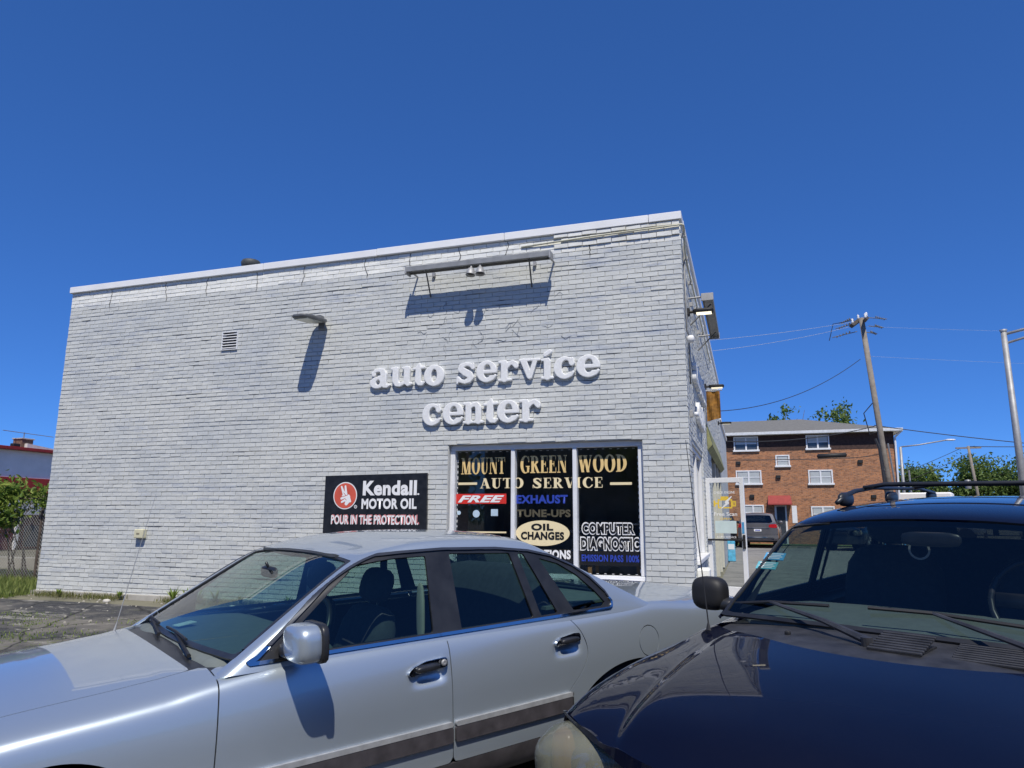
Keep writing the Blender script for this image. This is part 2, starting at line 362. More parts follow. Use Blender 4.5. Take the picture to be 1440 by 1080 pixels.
# ---------------------------------------------------------------- glyphs
def ell(X, Y, cx, cy, a, b): return (1 - np.sqrt(((X - cx) / a) ** 2 + ((Y - cy) / b) ** 2)) * min(a, b)
def bx(X, Y, x0, y0, x1, y1): return np.minimum(np.minimum(X - x0, x1 - X), np.minimum(Y - y0, y1 - Y))
def stk(X, Y, pts):
    """union of discs along a path of (x, y, r)"""
    out = np.full(X.shape, -1e9)
    for (x0, y0, r0), (x1, y1, r1) in zip(pts, pts[1:]):
        ex, ey = x1 - x0, y1 - y0; t = np.clip(((X - x0) * ex + (Y - y0) * ey) / (ex * ex + ey * ey + 1e-9), 0, 1)
        out = np.maximum(out, r0 + (r1 - r0) * t - np.hypot(X - x0 - t * ex, Y - y0 - t * ey))
    return out
def U(*a):
    r = a[0]
    for k in a[1:]: r = np.maximum(r, k)
    return r
def I(*a):
    r = a[0]
    for k in a[1:]: r = np.minimum(r, k)
    return r
def soft(ch, X, Y):
    """lower-case letters of a heavy, soft-serif face; x-height 1"""
    S = lambda *p: stk(X, Y, p)
    if ch == 'o': return I(ell(X, Y, .53, .5, .53, .53), -ell(X, Y, .53, .5, .17, .35))
    if ch == 'c':
        r = I(ell(X, Y, .53, .5, .53, .53), -ell(X, Y, .60, .52, .24, .36)); r = I(r, -bx(X, Y, .60, .27, 1.3, .74))
        return U(r, S((.80, .90, .07), (.90, .72, .13), (.93, .95, .04)), S((.62, .08, .08), (.85, .14, .07), (.97, .27, .05)))
    if ch == 'e':
        r = I(ell(X, Y, .53, .5, .53, .53), -I(ell(X, Y, .56, .52, .21, .36), U(Y - .56, .42 - Y)))
        r = I(r, -bx(X, Y, .56, .27, 1.3, .42))
        return U(r, S((.62, .07, .08), (.85, .13, .07), (.99, .27, .05)))
    if ch == 'a':
        return U(S((.17, .72, .11), (.12, .78, .07), (.28, .92, .08), (.50, .94, .08), (.68, .86, .13), (.74, .70, .16), (.74, .3, .16), (.80, .12, .12), (.92, .07, .08), (1.06, .12, .05)),
                 I(ell(X, Y, .38, .27, .39, .29), -ell(X, Y, .43, .29, .13, .15)), S((.45, .56, .05), (.70, .60, .06)))
    if ch == 'u':
        return U(S((.27, .86, .16), (.27, .32, .16), (.36, .14, .13), (.52, .08, .09), (.74, .16, .07)), S((.04, .94, .05), (.36, .94, .07)),
                 S((.94, .86, .16), (.94, .22, .16), (1.0, .1, .1), (1.2, .11, .05)), S((.70, .94, .05), (1.02, .94, .07)))
    if ch == 't':
        return U(S((.30, .92, .13), (.28, .26, .16), (.36, .12, .12), (.50, .07, .08), (.62, .15, .05)), S((.34, 1.12, .03), (.32, .95, .13)), S((.03, .87, .05), (.60, .92, .06)))
    if ch == 's':
        return U(S((.86, .95, .03), (.84, .74, .07), (.70, .92, .08), (.46, .95, .08), (.24, .85, .12), (.22, .70, .14), (.44, .54, .17), (.66, .42, .16), (.74, .27, .14), (.64, .12, .11), (.42, .05, .08), (.2, .12, .08), (.08, .28, .06), (.04, .0, .03)))
    if ch == 'r':
        return U(S((.30, .84, .16), (.30, .1, .16)), S((.03, .05, .05), (.62, .05, .05)), S((.03, .94, .05), (.36, .94, .07)), S((.40, .62, .06), (.56, .84, .09), (.74, .90, .10), (.88, .78, .13), (.92, .70, .10)))
    if ch == 'v':
        return U(S((.24, .86, .15), (.52, .12, .11)), S((.82, .88, .10), (.56, .12, .10)), S((.02, .94, .05), (.5, .94, .05)), S((.62, .94, .05), (1.05, .94, .05)))
    if ch == 'i':
        return U(S((.31, .84, .16), (.31, .1, .16)), S((.04, .05, .05), (.58, .05, .05)), S((.04, .93, .05), (.36, .94, .07)), I(stk(X, Y, ((.2, 1.18, .09), (.44, 1.32, .09)))))
    if ch == 'n':
        return U(S((.27, .84, .15), (.27, .1, .15)), S((.02, .05, .05), (.50, .05, .05)), S((.02, .94, .05), (.32, .94, .07)),
                 S((.36, .74, .05), (.56, .90, .09), (.74, .88, .12), (.84, .72, .15), (.84, .1, .15)), S((.62, .05, .05), (1.1, .05, .05)))
def caps(ch, X, Y):
    """serif capitals in a unit square"""
    B = lambda *a: bx(X, Y, *a)
    def D(x0, y0, x1, y1, w):    # slanted bar with flat horizontal ends
        t = (Y - y0) / (y1 - y0); return np.minimum(w / 2 - np.abs(X - (x0 + (x1 - x0) * t)), np.minimum(Y - min(y0, y1), max(y0, y1) - Y))
    s = .055
    if ch == 'I': return U(B(.3, 0, .7, 1), B(.1, 0, .9, s), B(.1, 1 - s, .9, 1))
    if ch == 'T': return U(B(.37, 0, .64, 1), B(.22, 0, .79, s), B(.02, 1 - s * 1.3, .98, 1), B(.02, .74, .08, 1), B(.92, .74, .98, 1), D(.14, .8, .02, .97, .07), D(.86, .8, .98, .97, .07))
    if ch in 'EF':
        r = U(B(.12, 0, .42, 1), B(.02, 1 - s, .9, 1), B(.02, 0, .92, s), B(.4, .48, .68, .54), B(.63, .36, .69, .66), B(.84, .72, .9, 1), B(.87, 0, .93, .3)); return r
    if ch == 'N': return U(B(.13, 0, .2, 1), B(.0, 0, .34, s), D(.22, 1, .80, 0, .27), B(.80, 0, .87, 1), B(.66, 1 - s, 1., 1), B(.0, 1 - s, .3, 1))
    if ch == 'M': return U(B(.11, 0, .17, 1), B(.0, 0, .28, s), B(.0, 1 - s, .25, 1), D(.19, 1, .47, 0, .21), D(.80, 1, .50, 0, .08), B(.70, 0, .90, 1), B(.60, 0, 1, s), B(.76, 1 - s, 1., 1))
    if ch == 'W': return U(D(.14, 1, .34, 0, .19), D(.50, 1, .34, 0, .07), D(.48, 1, .70, 0, .19), D(.90, 1, .70, 0, .07), B(.0, 1 - s, .32, 1), B(.36, 1 - s, .66, 1), B(.78, 1 - s, 1., 1))
    if ch == 'V': return U(D(.24, 1, .54, 0, .27), D(.84, 1, .56, 0, .08), B(.02, 1 - s, .48, 1), B(.66, 1 - s, 1., 1))
    if ch == 'A': return U(D(.46, 1, .80, 0, .27), D(.44, 1, .14, 0, .08), B(.0, 0, .32, s), B(.58, 0, 1., s), B(.26, .3, .7, .36))
    if ch == 'U': return U(B(.13, .3, .40, 1), B(.74, .3, .81, 1), I(ell(X, Y, .47, .32, .34, .34), -ell(X, Y, .57, .34, .17, .28), .32 - Y), B(.0, 1 - s, .54, 1), B(.62, 1 - s, .96, 1))
    if ch == 'O': return I(ell(X, Y, .5, .5, .5, .52), -ell(X, Y, .5, .5, .21, .45))
    if ch == 'D': return U(I(ell(X, Y, .3, .5, .68, .5), -ell(X, Y, .3, .5, .38, .44), X - .3), B(.12, 0, .4, 1), B(.0, 0, .35, s), B(.0, 1 - s, .35, 1))
    if ch in 'CG':
        r = U(I(ell(X, Y, .52, .5, .5, .52), -ell(X, Y, .60, .5, .28, .45), -B(.62, .3, 1.3, .72)), B(.86, .64, .92, .98))
        return U(r, B(.72, .04, .93, .42), B(.58, .42 - s, 1., .42)) if ch == 'G' else U(r, stk(X, Y, ((.7, .06, .04), (.92, .26, .03))))
    if ch in 'RP': return U(I(ell(X, Y, .42, .74, .42, .26), -ell(X, Y, .42, .74, .16, .2), X - .3), B(.12, 0, .4, 1), B(.0, 0, .52, s), B(.0, 1 - s, .45, 1), D(.48, .5, .84, 0, .25), B(.70, 0, 1., s))
    if ch == 'S': return U(stk(X, Y, ((.82, .70, .04), (.7, .90, .06), (.45, .95, .06), (.24, .84, .11), (.26, .68, .13), (.5, .5, .145), (.76, .32, .14), (.78, .16, .11), (.52, .05, .06), (.25, .1, .06), (.12, .3, .04))), B(.84, .66, .9, 1.), B(.06, .0, .12, .34))
def txt(parent, name, s, x0, x1, z0, z1, Y, m, bold=.0, shear=0., T=None):
    """sans text fitted to a rectangle of the plane y = Y"""
    cu = bpy.data.curves.new(name, 'FONT'); cu.body = s; cu.offset = bold; cu.fill_mode = 'BOTH'; cu.resolution_u = 4; cu.shear = shear; cu.space_character = 1 + bold * 1.6
    o = bpy.data.objects.new(name, cu); COL.objects.link(o); bpy.context.view_layer.update()
    me = bpy.data.meshes.new_from_object(o.evaluated_get(bpy.context.evaluated_depsgraph_get())); bpy.data.objects.remove(o); bpy.data.curves.remove(cu)
    n = len(me.vertices); a = np.empty(n * 3); me.vertices.foreach_get('co', a); a = a.reshape(-1, 3); lo = a.min(0); hi = a.max(0)
    q = (a - lo) / np.maximum(hi - lo, 1e-9); p = np.stack([x0 + q[:, 0] * (x1 - x0), np.full(n, Y), z0 + q[:, 1] * (z1 - z0)], 1)
    if T is not None: p = np.array([T(*k) for k in p])
    me.vertices.foreach_set('co', p.ravel()); me.materials.clear(); me.materials.append(m); me.update(); me.name = name
    return link(bpy.data.objects.new(name, me), parent)

# ---------------------------------------------------------------- ground
Q = .82
def M(x, y, z): return (Q * x, Q * y, .27 + Q * z)       # building side coordinates from image pixels, scaled about the camera -> metres
WY = Q * 11.16; GZ = .27
def gz(x, y):
    """height of the lot: it climbs four percent to the shop and is level beyond"""
    return GZ - .04 * max(0., (WY - y) - max(0, -y - 12)) if y < WY else GZ
xs = sorted(set([-900, -300, -120, -60, -35] + [x * 2. for x in range(-12, 10)] + [25, 60, 120, 300, 900]))
ys = sorted(set([-900, -300, -120, -60, -30, -20, -12, -8] + [y * 1. for y in range(-5, 12)] + [WY, 16, 25, 40, 80, 160, 400, 1500]))
gv = [(x, y, gz(x, y) - .03) for x in xs for y in ys]; n_ = len(ys)
tag(mesh('ground', gv, [(i * n_ + j, (i + 1) * n_ + j, (i + 1) * n_ + j + 1, i * n_ + j + 1) for i in range(len(xs) - 1) for j in range(n_ - 1)], mat('dirt', (.17, .16, .11), .95, var=.25, scale=1.2, bump=.3, dist=.02)), kind='structure')
def sheet(name, x0, x1, y0, y1, dz, m, step=.5):
    X = np.arange(x0, x1 + 1e-6, step); Y = sorted(set([round(v, 3) for v in np.arange(y0, y1 + 1e-6, step)] + ([WY] if y0 < WY < y1 else []))); n = len(Y)
    v = [(x, y, gz(x, y) + dz + .006 * math.sin(x * 1.7 + y) * math.sin(y * 1.3)) for x in X for y in Y]
    return tag(mesh(name, v, [(i * n + j, (i + 1) * n + j, (i + 1) * n + j + 1, i * n + j + 1) for i in range(len(X) - 1) for j in range(n - 1)], m), kind='structure')
sheet('parking_lot', -30, 14, -10, 8.95, .0, M_ASPHALT)
sheet('side_pavement', -.62, 20, 9.4, 36, .0, M_LOT2, 1.)
sheet('front_pavement', -.62, 14, 8.95, 9.4, .0, M_LOT2, .4)
rng = random.Random(5)

# ---------------------------------------------------------------- the shop
shop = thing('auto_service_shop', 'white painted brick garage with raised lettering, black sign and lettered shop window', 'building', (0, WY, GZ))
class PB(MB):
    """mesh in world coordinates parented to the shop empty"""
    def __init__(s, fn=None, base=(0, WY, GZ)): super().__init__(fn); s.base = base
    def build(s, name, m, parent=None, smooth=False):
        b = s.base; s.v = [(p[0] - b[0], p[1] - b[1], p[2] - b[2]) for p in s.v]; return mesh(name, s.v, s.f, m, parent, smooth)
XL, XR = Q * -13.77, Q * -.82; TOPZ = GZ + Q * 6.28
WX0, WX1, WZ0, WZ1 = Q * -4.80, Q * -1.525, GZ + Q * .56, GZ + Q * 2.735
SW = (9.72, 12.05, GZ + .66, GZ + Q * 2.74)            # side wall window Y0, Y1, Z0, Z1
BW, BH, YB = .2025, .0678, 21.4
bricks = []
def brick_v(x0, x1, z0, z1, out, side=False):
    b = .0035; t = rng.uniform(-.0012, .0012)
    A = [(x0, 0, z0 + t), (x1, 0, z0 - t), (x1, 0, z1 - t), (x0, 0, z1 + t)]
    jt = [rng.uniform(-.0022, .0022) for _ in range(4)]
    v = [(a, -.02, c) for a, _, c in A] + [(a + (b if i in (0, 3) else -b), out + jt[i], c + (b if i < 2 else -b)) for i, (a, _, c) in enumerate(A)]
    if side: v = [(XR + q[1], WY + q[0], q[2]) for q in v]
    else: v = [(q[0], WY - q[1], q[2]) for q in v]
    f = [(4, 5, 6, 7), (0, 1, 5, 4), (1, 2, 6, 5), (2, 3, 7, 6), (3, 0, 4, 7)]
    if side: pass
    return v, f
cx_noise = [rng.uniform(-1, 1) for _ in range(400)]
rows = int((TOPZ - GZ) / BH) + 1
for r in range(rows):
    z0 = GZ + r * BH; wob = .004 * math.sin(r * 1.9)
    if z0 + BH > TOPZ + .02: continue
    off = (.5 if r % 2 else 0) * BW; ho = .1 * ((r * 7) % 3 - 1) * BW
    open_row = rng.random() < .34; ph_ = rng.uniform(0, 6.28); fr_ = rng.uniform(.5, 1.6)
    k = 0; x = XR
    while x > XL:
        w = BW if k or not off else off
        xa, xb = max(x - w, XL), x; x -= w; k += 1
        if xb - xa < .03: continue
        j = .0005 + .0045 * rng.random() ** 2.5; g = rng.choice((.0005, .001, .0015, .003, .005)) + (rng.uniform(.004, .011) if open_row and math.sin(x * fr_ + ph_) > .15 and rng.random() < .85 else 0) + (.006 if rng.random() < .04 else 0)
        zc0 = z0 + g + .003 * math.sin(x * .9 + r * .7); zc1 = z0 + BH - .001 + .003 * math.sin(x * .9 + (r + 1) * .7)
        if xb > WX0 and xa < WX1 and zc1 > WZ0 and zc0 < WZ1:       # around the window opening
            if xa < WX0 - .03: xb = WX0 - .004
            elif xb > WX1 + .03: xa = WX1 + .004
            elif zc0 < WZ0 - .03: zc1 = WZ0 - .004
            elif zc1 > WZ1 + .03: zc0 = WZ1 + .01
            else: continue
        top = TOPZ - z0
        mt = 1 if top < .32 else 0; out = .006 + rng.uniform(-.0025, .003)
        if mt and xb > Q * -2.7 + 0:
            mt = 2; out += .03 if top < .09 else (.018 if top < .24 else 0)
        bricks.append((xa + j * .5, xb - j * .5, zc0, min(zc1, TOPZ), out, mt, False))
    # side wall course
    y = 0; k = 0
    while y < YB - WY:
        w = BW if k or not off else BW * .5
        ya, yb = y, y + w; y += w; k += 1
        Y0, Y1 = WY + ya, WY + yb
        zc0, zc1 = z0 + .004, z0 + BH - .001
        if Y1 > SW[0] and Y0 < SW[1] and zc1 > SW[2] and zc0 < SW[3]:
            if Y0 < SW[0] - .02: yb = SW[0] - WY
            elif Y1 > SW[1] + .02: ya = SW[1] - WY
            else: continue
        if Y0 > 14.9 and zc1 < GZ + 2.9: continue
        bricks.append((ya + .003, yb - .003, zc0, zc1, .006 + rng.uniform(-.002, .003), 1 if TOPZ - z0 < .32 else 0, True))
front = [b for b in bricks if not b[6]]
front.sort(key=lambda b: ((b[0] + b[1]) / 2) ** 2 + 81 + (b[2] - 1.5) ** 2)
near = set(id(b) for b in front[:300]); mts = (M_BRICK, M_BRICKW, M_BRICKY)
for mi in range(3):
    pb = PB()
    for b in bricks:
        if b[5] == mi and id(b) not in near: pb.add(*brick_v(*b[:5], b[6]))
    if pb.v: tag(pb.build('brickwork', mts[mi], shop), kind='stuff')
for b in front[:300]:
    v, f = brick_v(*b[:5]); c = Vector((v[0][0] - 0, v[0][1] - WY, v[0][2] - GZ))
    o = mesh('brick', [(p[0] - v[0][0], p[1] - v[0][1], p[2] - v[0][2]) for p in v], f, mts[b[5]], shop); o.location = c
# mortar core behind the bricks, with the openings left free
pb = PB(); c_ = .004
for x0, x1, z0, z1 in ((XL, WX0, GZ - .3, TOPZ), (WX1, XR - c_, GZ - .3, TOPZ), (WX0, WX1, GZ - .3, WZ0), (WX0, WX1, WZ1, TOPZ)): pb.box(x0 + .0, x1, WY + c_, WY + .22, z0, z1)
for y0, y1, z0, z1 in ((WY + .22, SW[0], GZ - .3, TOPZ), (SW[1], 14.9, GZ - .3, TOPZ), (SW[0], SW[1], GZ - .3, SW[2]), (SW[0], SW[1], SW[3], TOPZ), (14.9, YB, GZ + 2.9, TOPZ), (20.2, YB, GZ - .3, GZ + 2.9)): pb.box(XR - .22, XR - c_, y0, y1, z0, z1)
pb.box(XL, XL + .22, WY + .22, YB, GZ - .3, TOPZ); pb.box(XL, XR - .22, YB - .2, YB, GZ - .3, TOPZ)
pb.build('mortar_wall', M_MORTAR, shop)
PB().box(XL + .1, XR - .1, WY + .1, YB - .1, TOPZ - .35, TOPZ - .22).build('roof', M_GREYMETAL, shop)
# coping: one flashing length after another, slightly out of line
x = XL - .03; i = 0
while x < XR + .03:
    x1 = min(x + 2.05, XR + .035); dz = rng.uniform(-.004, .004)
    PB().box(x, x1 - .006, WY - .05 - i % 2 * .004, WY + .26, TOPZ + .004 + dz, TOPZ + .115 + dz, .006).build('coping_flashing', M_WHITE, shop); x = x1; i += 1
y = WY + .262
while y < YB:
    y1 = min(y + 2.4, YB); PB().box(XR - .24, XR + .035, y, y1 - .006, TOPZ + .004, TOPZ + .11, .006).build('coping_flashing', M_WHITE, shop); y = y1
PB().tube([(XL - .02, WY - .02, GZ - .02), (XL * .5, WY - .03, GZ + .0), (XR, WY - .02, GZ - .01)], .05, 6).box(XL - .02, XR, WY - .09, WY + .0, GZ - .3, GZ + .045).build('footing', M_CONC, shop)
# open, unpainted stretches of joint
pb = PB()
for k in range(210):
    r_ = rng.randrange(2, rows - 3); L_ = rng.choice((.12, .2, .3, .45, .9)) * rng.uniform(.6, 1.3); xa = rng.uniform(XL + .05, XR - L_ - .05); z = GZ + r_ * BH + .003 * math.sin(xa * .9 + r_ * .7) + .001
    if xa + L_ > WX0 - .05 and xa < WX1 + .05 and WZ0 - .1 < z < WZ1 + .1: continue
    pts = []; n_s = max(2, int(L_ / .06))
    for i in range(n_s + 1): pts.append((xa + L_ * i / n_s, WY - .0062, z + .003 * math.sin((xa + L_ * i / n_s) * .9 + r_ * .7) - .003 * math.sin(xa * .9 + r_ * .7) + rng.uniform(-.001, .001)))
    pb.tube(pts, [.0008] + [rng.uniform(.0022, .0048) for _ in pts[2:]] + [.0008], 4, False)
tag(pb.build('open_joint', mat('joint_dark', (.05, .052, .06), .95, var=.3), shop), kind='stuff')
# ghost marks of a removed sign under the bracket
pb = PB()
for k in range(26):
    xa = Q * rng.uniform(-5.4, -2.7); z = GZ + Q * rng.uniform(4.45, 5.2); a = rng.uniform(0, 6.28); pts = []
    for i in range(9): a += rng.uniform(-.9, .9); xa += .022 * math.cos(a); z += .022 * math.sin(a); pts.append((xa, WY - .0085, z))
    pb.tube(pts, [.001] + [rng.uniform(.0015, .0045) for _ in pts[2:]] + [.001], 4, False)
tag(pb.build('adhesive_mark', mat('adhesive_grey', (.22, .24, .27), .95, var=.4, scale=20), shop), kind='stuff')
# cracks in the white band
pb = PB(); x = XL + .9
while x < XR - .5:
    z = TOPZ - .01; xx = x; pts = [(xx, WY - .011, z)]
    while z > TOPZ - .3: z -= rng.uniform(.02, .05); xx += rng.uniform(-.02, .02); pts.append((xx, WY - .011, z))
    pb.tube(pts, [.0045] * len(pts), 4, False); x += rng.uniform(.75, 1.2)
tag(pb.build('crack', mat('crack_dark', (.05, .05, .055), .9, var=0), shop), kind='stuff')
# shop window
FY = WY + .075; GY = WY + .15; DB = M_FRAME
def wv(m): return [(p[0], p[1] - WY, p[2] - GZ) for p in m.v]
_m = MB().box(WX0 + .002, WX1 - .002, FY, FY + .11, WZ1 - .075, WZ1 - .002, .004)
win = mesh('shop_window', wv(_m), _m.f, DB, shop)
def wpart(mb, name, m, sm=False): return mesh(name, wv(mb), mb.f, m, win, sm)
mull = [Q * -3.675, Q * -2.63]
for xx, w in ((WX0 + .036, .034), (WX1 - .036, .034)): wpart(MB().box(xx - w, xx + w, FY - .002, FY + .112, WZ0 + .075, WZ1 - .077, .004), 'window_jamb', DB)
for xx in mull: wpart(MB().box(xx - .028, xx + .028, FY - .012, FY + .10, WZ0 + .077, WZ1 - .077, .006), 'mullion', DB)
wpart(MB().box(WX0 + .002, WX1 - .002, FY - .02, FY + .11, WZ0 + .02, WZ0 + .072, .005), 'window_frame', DB)
wpart(MB().box(WX0 - .03, WX1 + .03, WY - .06, WY + .09, WZ0 - .05, WZ0 + .016, .008), 'window_sill', M_WHITE)
ed = [WX0 + .07] + [q for m_ in mull for q in (m_ - .026, m_ + .026)] + [WX1 - .07]
for i in range(3):
    v = [(ed[2 * i], GY, WZ0 + .07), (ed[2 * i + 1], GY, WZ0 + .07), (ed[2 * i + 1], GY, WZ1 - .075), (ed[2 * i], GY, WZ1 - .075)]
    m_ = MB().add(v, [(0, 1, 2, 3)]); wpart(m_, 'window_pane', M_GLASS_SHOP)
    tapes = MB(); x = ed[2 * i] + .03
    while x < ed[2 * i + 1] - .05:
        for q in range(3): tapes.box(x + q * .011, x + q * .011 + .007, GY - .004, GY - .002, WZ1 - .10, WZ1 - .092)
        if i == 2:
            for q in range(3): tapes.box(x + q * .011, x + q * .011 + .007, GY - .004, GY - .002, WZ0 + .085, WZ0 + .092)
        x += .10
    z = WZ1 - .2; e = ed[0] + .012 if i == 0 else ed[5] - .02
    while i != 1 and z > WZ0 + .1: tapes.box(e, e + .008, GY - .004, GY - .002, z - rng.uniform(.02, .05), z); z -= .075
    tag(wpart(tapes, 'alarm_tape', M_VINYLW), kind='stuff')
# window lettering, on the glass
LY = GY - .006; kx = Q * 1.0134
def lx(x): return kx * x
def lz(z): return 1.5 + kx * (z - 1.5)
_T = lambda x, y, z: (x, y - WY, z - GZ)
def wcap(name, t, x0, x1, z0, z1, m, gap=.1, widths=None, gx=None):
    widths = widths or {}; ws = [widths.get(c, 1.) for c in t]; tot = sum(ws) + gap * (len(t) - 1); X0, X1 = lx(x0), lx(x1); u = (X1 - X0) / tot; x = X0; Z0, Z1 = lz(z0), lz(z1)
    for i, (c, w) in enumerate(zip(t, ws)):
        Wd = w * u
        if c != ' ': field_mesh(name, lambda a, b: caps(c, a, b), -.03, 1.03, -.03, 1.03, .02, m, win, T=lambda a, b, d: _T(x + a * Wd, LY, Z0 + b * (Z1 - Z0)))
        x += Wd + gap * u
cw = {'M': 1.25, 'W': 1.35, 'I': .55, 'E': .82, 'T': .85}
wcap('window_letter', 'MOUNT', -4.573, -3.79, 2.237, 2.51, M_VINYLG, .05, cw)
wcap('window_letter', 'GREEN', -3.528, -2.74, 2.24, 2.52, M_VINYLG, .05, cw)
wcap('window_letter', 'WOOD', -2.56, -1.775, 2.24, 2.51, M_VINYLG, .05, cw)
wcap('window_letter', 'AUTO', -4.231, -3.473, 2.0, 2.165, M_VINYLC, .1, cw)
wcap('window_letter', 'SERVICE', -3.325, -2.159, 1.995, 2.16, M_VINYLC, .1, cw)
def wrect(name, x0, x1, z0, z1, m, dy=0.): return wpart(MB().box(lx(x0), lx(x1), LY + dy - .001, LY + dy, lz(z0), lz(z1)), name, m)
wrect('lettering_dash', -4.619, -4.282, 2.06, 2.10, M_VINYLC); wrect('lettering_dash', -2.048, -1.706, 2.035, 2.075, M_VINYLC)
wrect('free_banner', -4.667, -3.765, 1.748, 1.911, M_VINYLR)
def wtxt(s, x0, x1, z0, z1, m, bold=0., shear=0., dy=0.): return txt(win, 'window_lettering', s, lx(x0), lx(x1), lz(z0), lz(z1), LY + dy, m, bold, shear, T=_T)
wtxt('FREE', -4.62, -3.80, 1.77, 1.885, M_VINYLW, .04, .35, -.004)
wtxt('EXHAUST', -3.594, -2.732, 1.748, 1.887, M_VINYLB, .045)
wtxt('TUNE-UPS', -3.587, -2.689, 1.535, 1.655, M_VINYLO, .04)
def ovl(X, Y): return ell(X, Y, 0, 0, .452, .202)
field_mesh('oil_change_oval', ovl, -.47, .47, -.22, .22, .012, M_VINYLC, win, T=lambda a, b, d: _T(lx(-3.153) + a * Q, LY, lz(1.283) + b * Q))
wtxt('OIL', -3.34, -2.972, 1.325, 1.433, M_VINYLK, .045, 0, -.004); wtxt('CHANGES', -3.513, -2.796, 1.18, 1.304, M_VINYLK, .045, 0, -.004)
wtxt('INSPECTIONS', -3.60, -2.694, .885, 1.025, M_VINYLW, .045)
wrect('lettering_line', -4.665, -3.763, 1.275, 1.30, M_VINYLC)
wtxt('COMPUTER', -2.515, -1.673, 1.265, 1.461, M_VINYLW, .115); wtxt('COMPUTER', -2.500, -1.688, 1.285, 1.441, M_VINYLK, .035, 0, -.004)
wtxt('DIAGNOSTIC', -2.539, -1.60, 1.021, 1.241, M_VINYLW, .115); wtxt('DIAGNOSTIC', -2.524, -1.615, 1.041, 1.221, M_VINYLK, .035, 0, -.004)
wtxt('EMISSION PASS 100%', -2.519, -1.622, .86, .965, M_VINYLB, .035)
wrect('lettering_backing', -3.62, -1.56, .80, 1.02, M_VINYLK, .003)
for x, z, r in ((-4.60, 1.60, .035), (-4.29, 1.585, .062)): field_mesh('round_sticker', lambda X, Y: ell(X, Y, 0, 0, r, r), -.1, .1, -.1, .1, .006, mat('pale_blue_sticker', (.45, .58, .68), .5, var=.1), win, T=lambda a, b, d: _T(lx(x) + a * Q, LY, lz(z) + b * Q))
wrect('square_sticker', -4.03, -3.91, 1.55, 1.66, mat('pale_blue_sticker', (.45, .58, .68)))
# dark room behind the window
M_ROOM = mat('dark_room', (.24, .24, .235), .9, var=.3, scale=1.5)
pb = PB(); a, b, c, d = WX0 - .6, XR - .25, WY + .24, WY + 4.2
pb.box(a, b, c, d, GZ - .02, GZ + .02); pb.box(a, b, c, d, GZ + 2.75, GZ + 2.8); pb.box(a, b, d, d + .05, GZ, GZ + 2.8); pb.box(a - .05, a, c, d, GZ, GZ + 2.8); pb.build('inner_room', M_ROOM, shop)
ch = thing('wooden_chair', 'brown wooden armchair behind the right shop window pane', 'chair', (Q * -2.15, WY + .9, GZ + .02))
mw = mat('chair_wood', (.32, .19, .08), .5, var=.2)
for sx in (-1, 1):
    for sy in (-.25, .25): MB().box(sx * .33 - .025, sx * .33 + .025, sy - .025, sy + .025, 0, .78 if sy > 0 else .62).build('leg', mw, ch)
    MB().box(sx * .33 - .03, sx * .33 + .03, -.29, .29, .60, .64).build('armrest', mw, ch)
MB().box(-.31, .31, -.27, .27, .38, .44).build('seat', mat('chair_pad', (.10, .11, .12), .9), ch); MB().box(-.31, .31, .22, .26, .45, .85, .01).build('backrest', mat('chair_pad', (.10, .11, .12), .9), ch)
desk = thing('counter', 'pale office counter standing deep inside the dark shop room', 'counter', (Q * -3.6, WY + 2.6, GZ + .02))
MB().box(-.8, .8, -.25, .25, 0, 1.0).build('counter_body', mat('counter_panel', (.12, .12, .12)), desk); MB().box(-.85, .85, -.3, .3, 1.0, 1.04).build('counter_top', mat('counter_top', (.35, .34, .33)), desk)
PB().box(Q * -1.9, Q * -1.55, WY + 2.9, WY + 2.95, GZ, GZ + 2.1).build('inner_door', mat('inner_door', (.16, .17, .18)), shop)

# raised letters: each is a separate letter fixed to the wall
LW = [('a', -6.315, -5.927, 3.785), ('u', -5.913, -5.491, 3.791), ('t', -5.479, -5.25, 3.79), ('o', -5.261, -4.89, 3.777), ('s', -4.652, -4.328, 3.784), ('e', -4.283, -3.925, 3.789), ('r', -3.888, -3.537, 3.781), ('v', -3.519, -3.155, 3.788), ('i', -3.138, -2.929, 3.775), ('c', -2.921, -2.569, 3.77), ('e', -2.54, -2.16, 3.775),
      ('c', -5.273, -4.925, 3.085), ('e', -4.889, -4.52, 3.088), ('n', -4.508, -4.142, 3.087), ('t', -4.143, -3.89, 3.082), ('e', -3.904, -3.531, 3.085), ('r', -3.513, -3.152, 3.087)]
GWD = dict(a=1.13, u=1.27, t=.68, o=1.06, s=.92, e=1.06, r=1.04, v=1.1, i=.64, c=1.06, n=1.17)
sign = thing('raised_lettering', 'thick white soft serif letters reading auto service center on the painted brick wall', 'sign', M(-4.3, 11.16, 3.7))
sb = M(-4.3, 11.16, 3.7); gm = {}
for ch_, x0, x1, z in LW:
    h = .345 if z > 3.5 else .355; w = GWD[ch_]
    o = None
    if ch_ not in gm:
        o = field_mesh('letter', lambda a, b: soft(ch_, a, b) + .016, -.1, w + .12, -.08, 1.45 if ch_ in 'it' else 1.1, .022, M_LETTER, sign, depth=.17, rnd=.032)
        o.data.transform(Matrix(((1, 0, 0, 0), (0, 0, -1, 0), (0, 1, 0, 0), (0, 0, 0, 1)))); gm[ch_] = o.data
    else: o = link(bpy.data.objects.new('letter', gm[ch_]), sign)
    o.location = Vector((Q * x0 * 1.0, WY - .006, GZ + Q * z)) - Vector(sb); s = Q * h; o.scale = (Q * (x1 - x0) / w, s * 1.15, s)
    o.data.update()
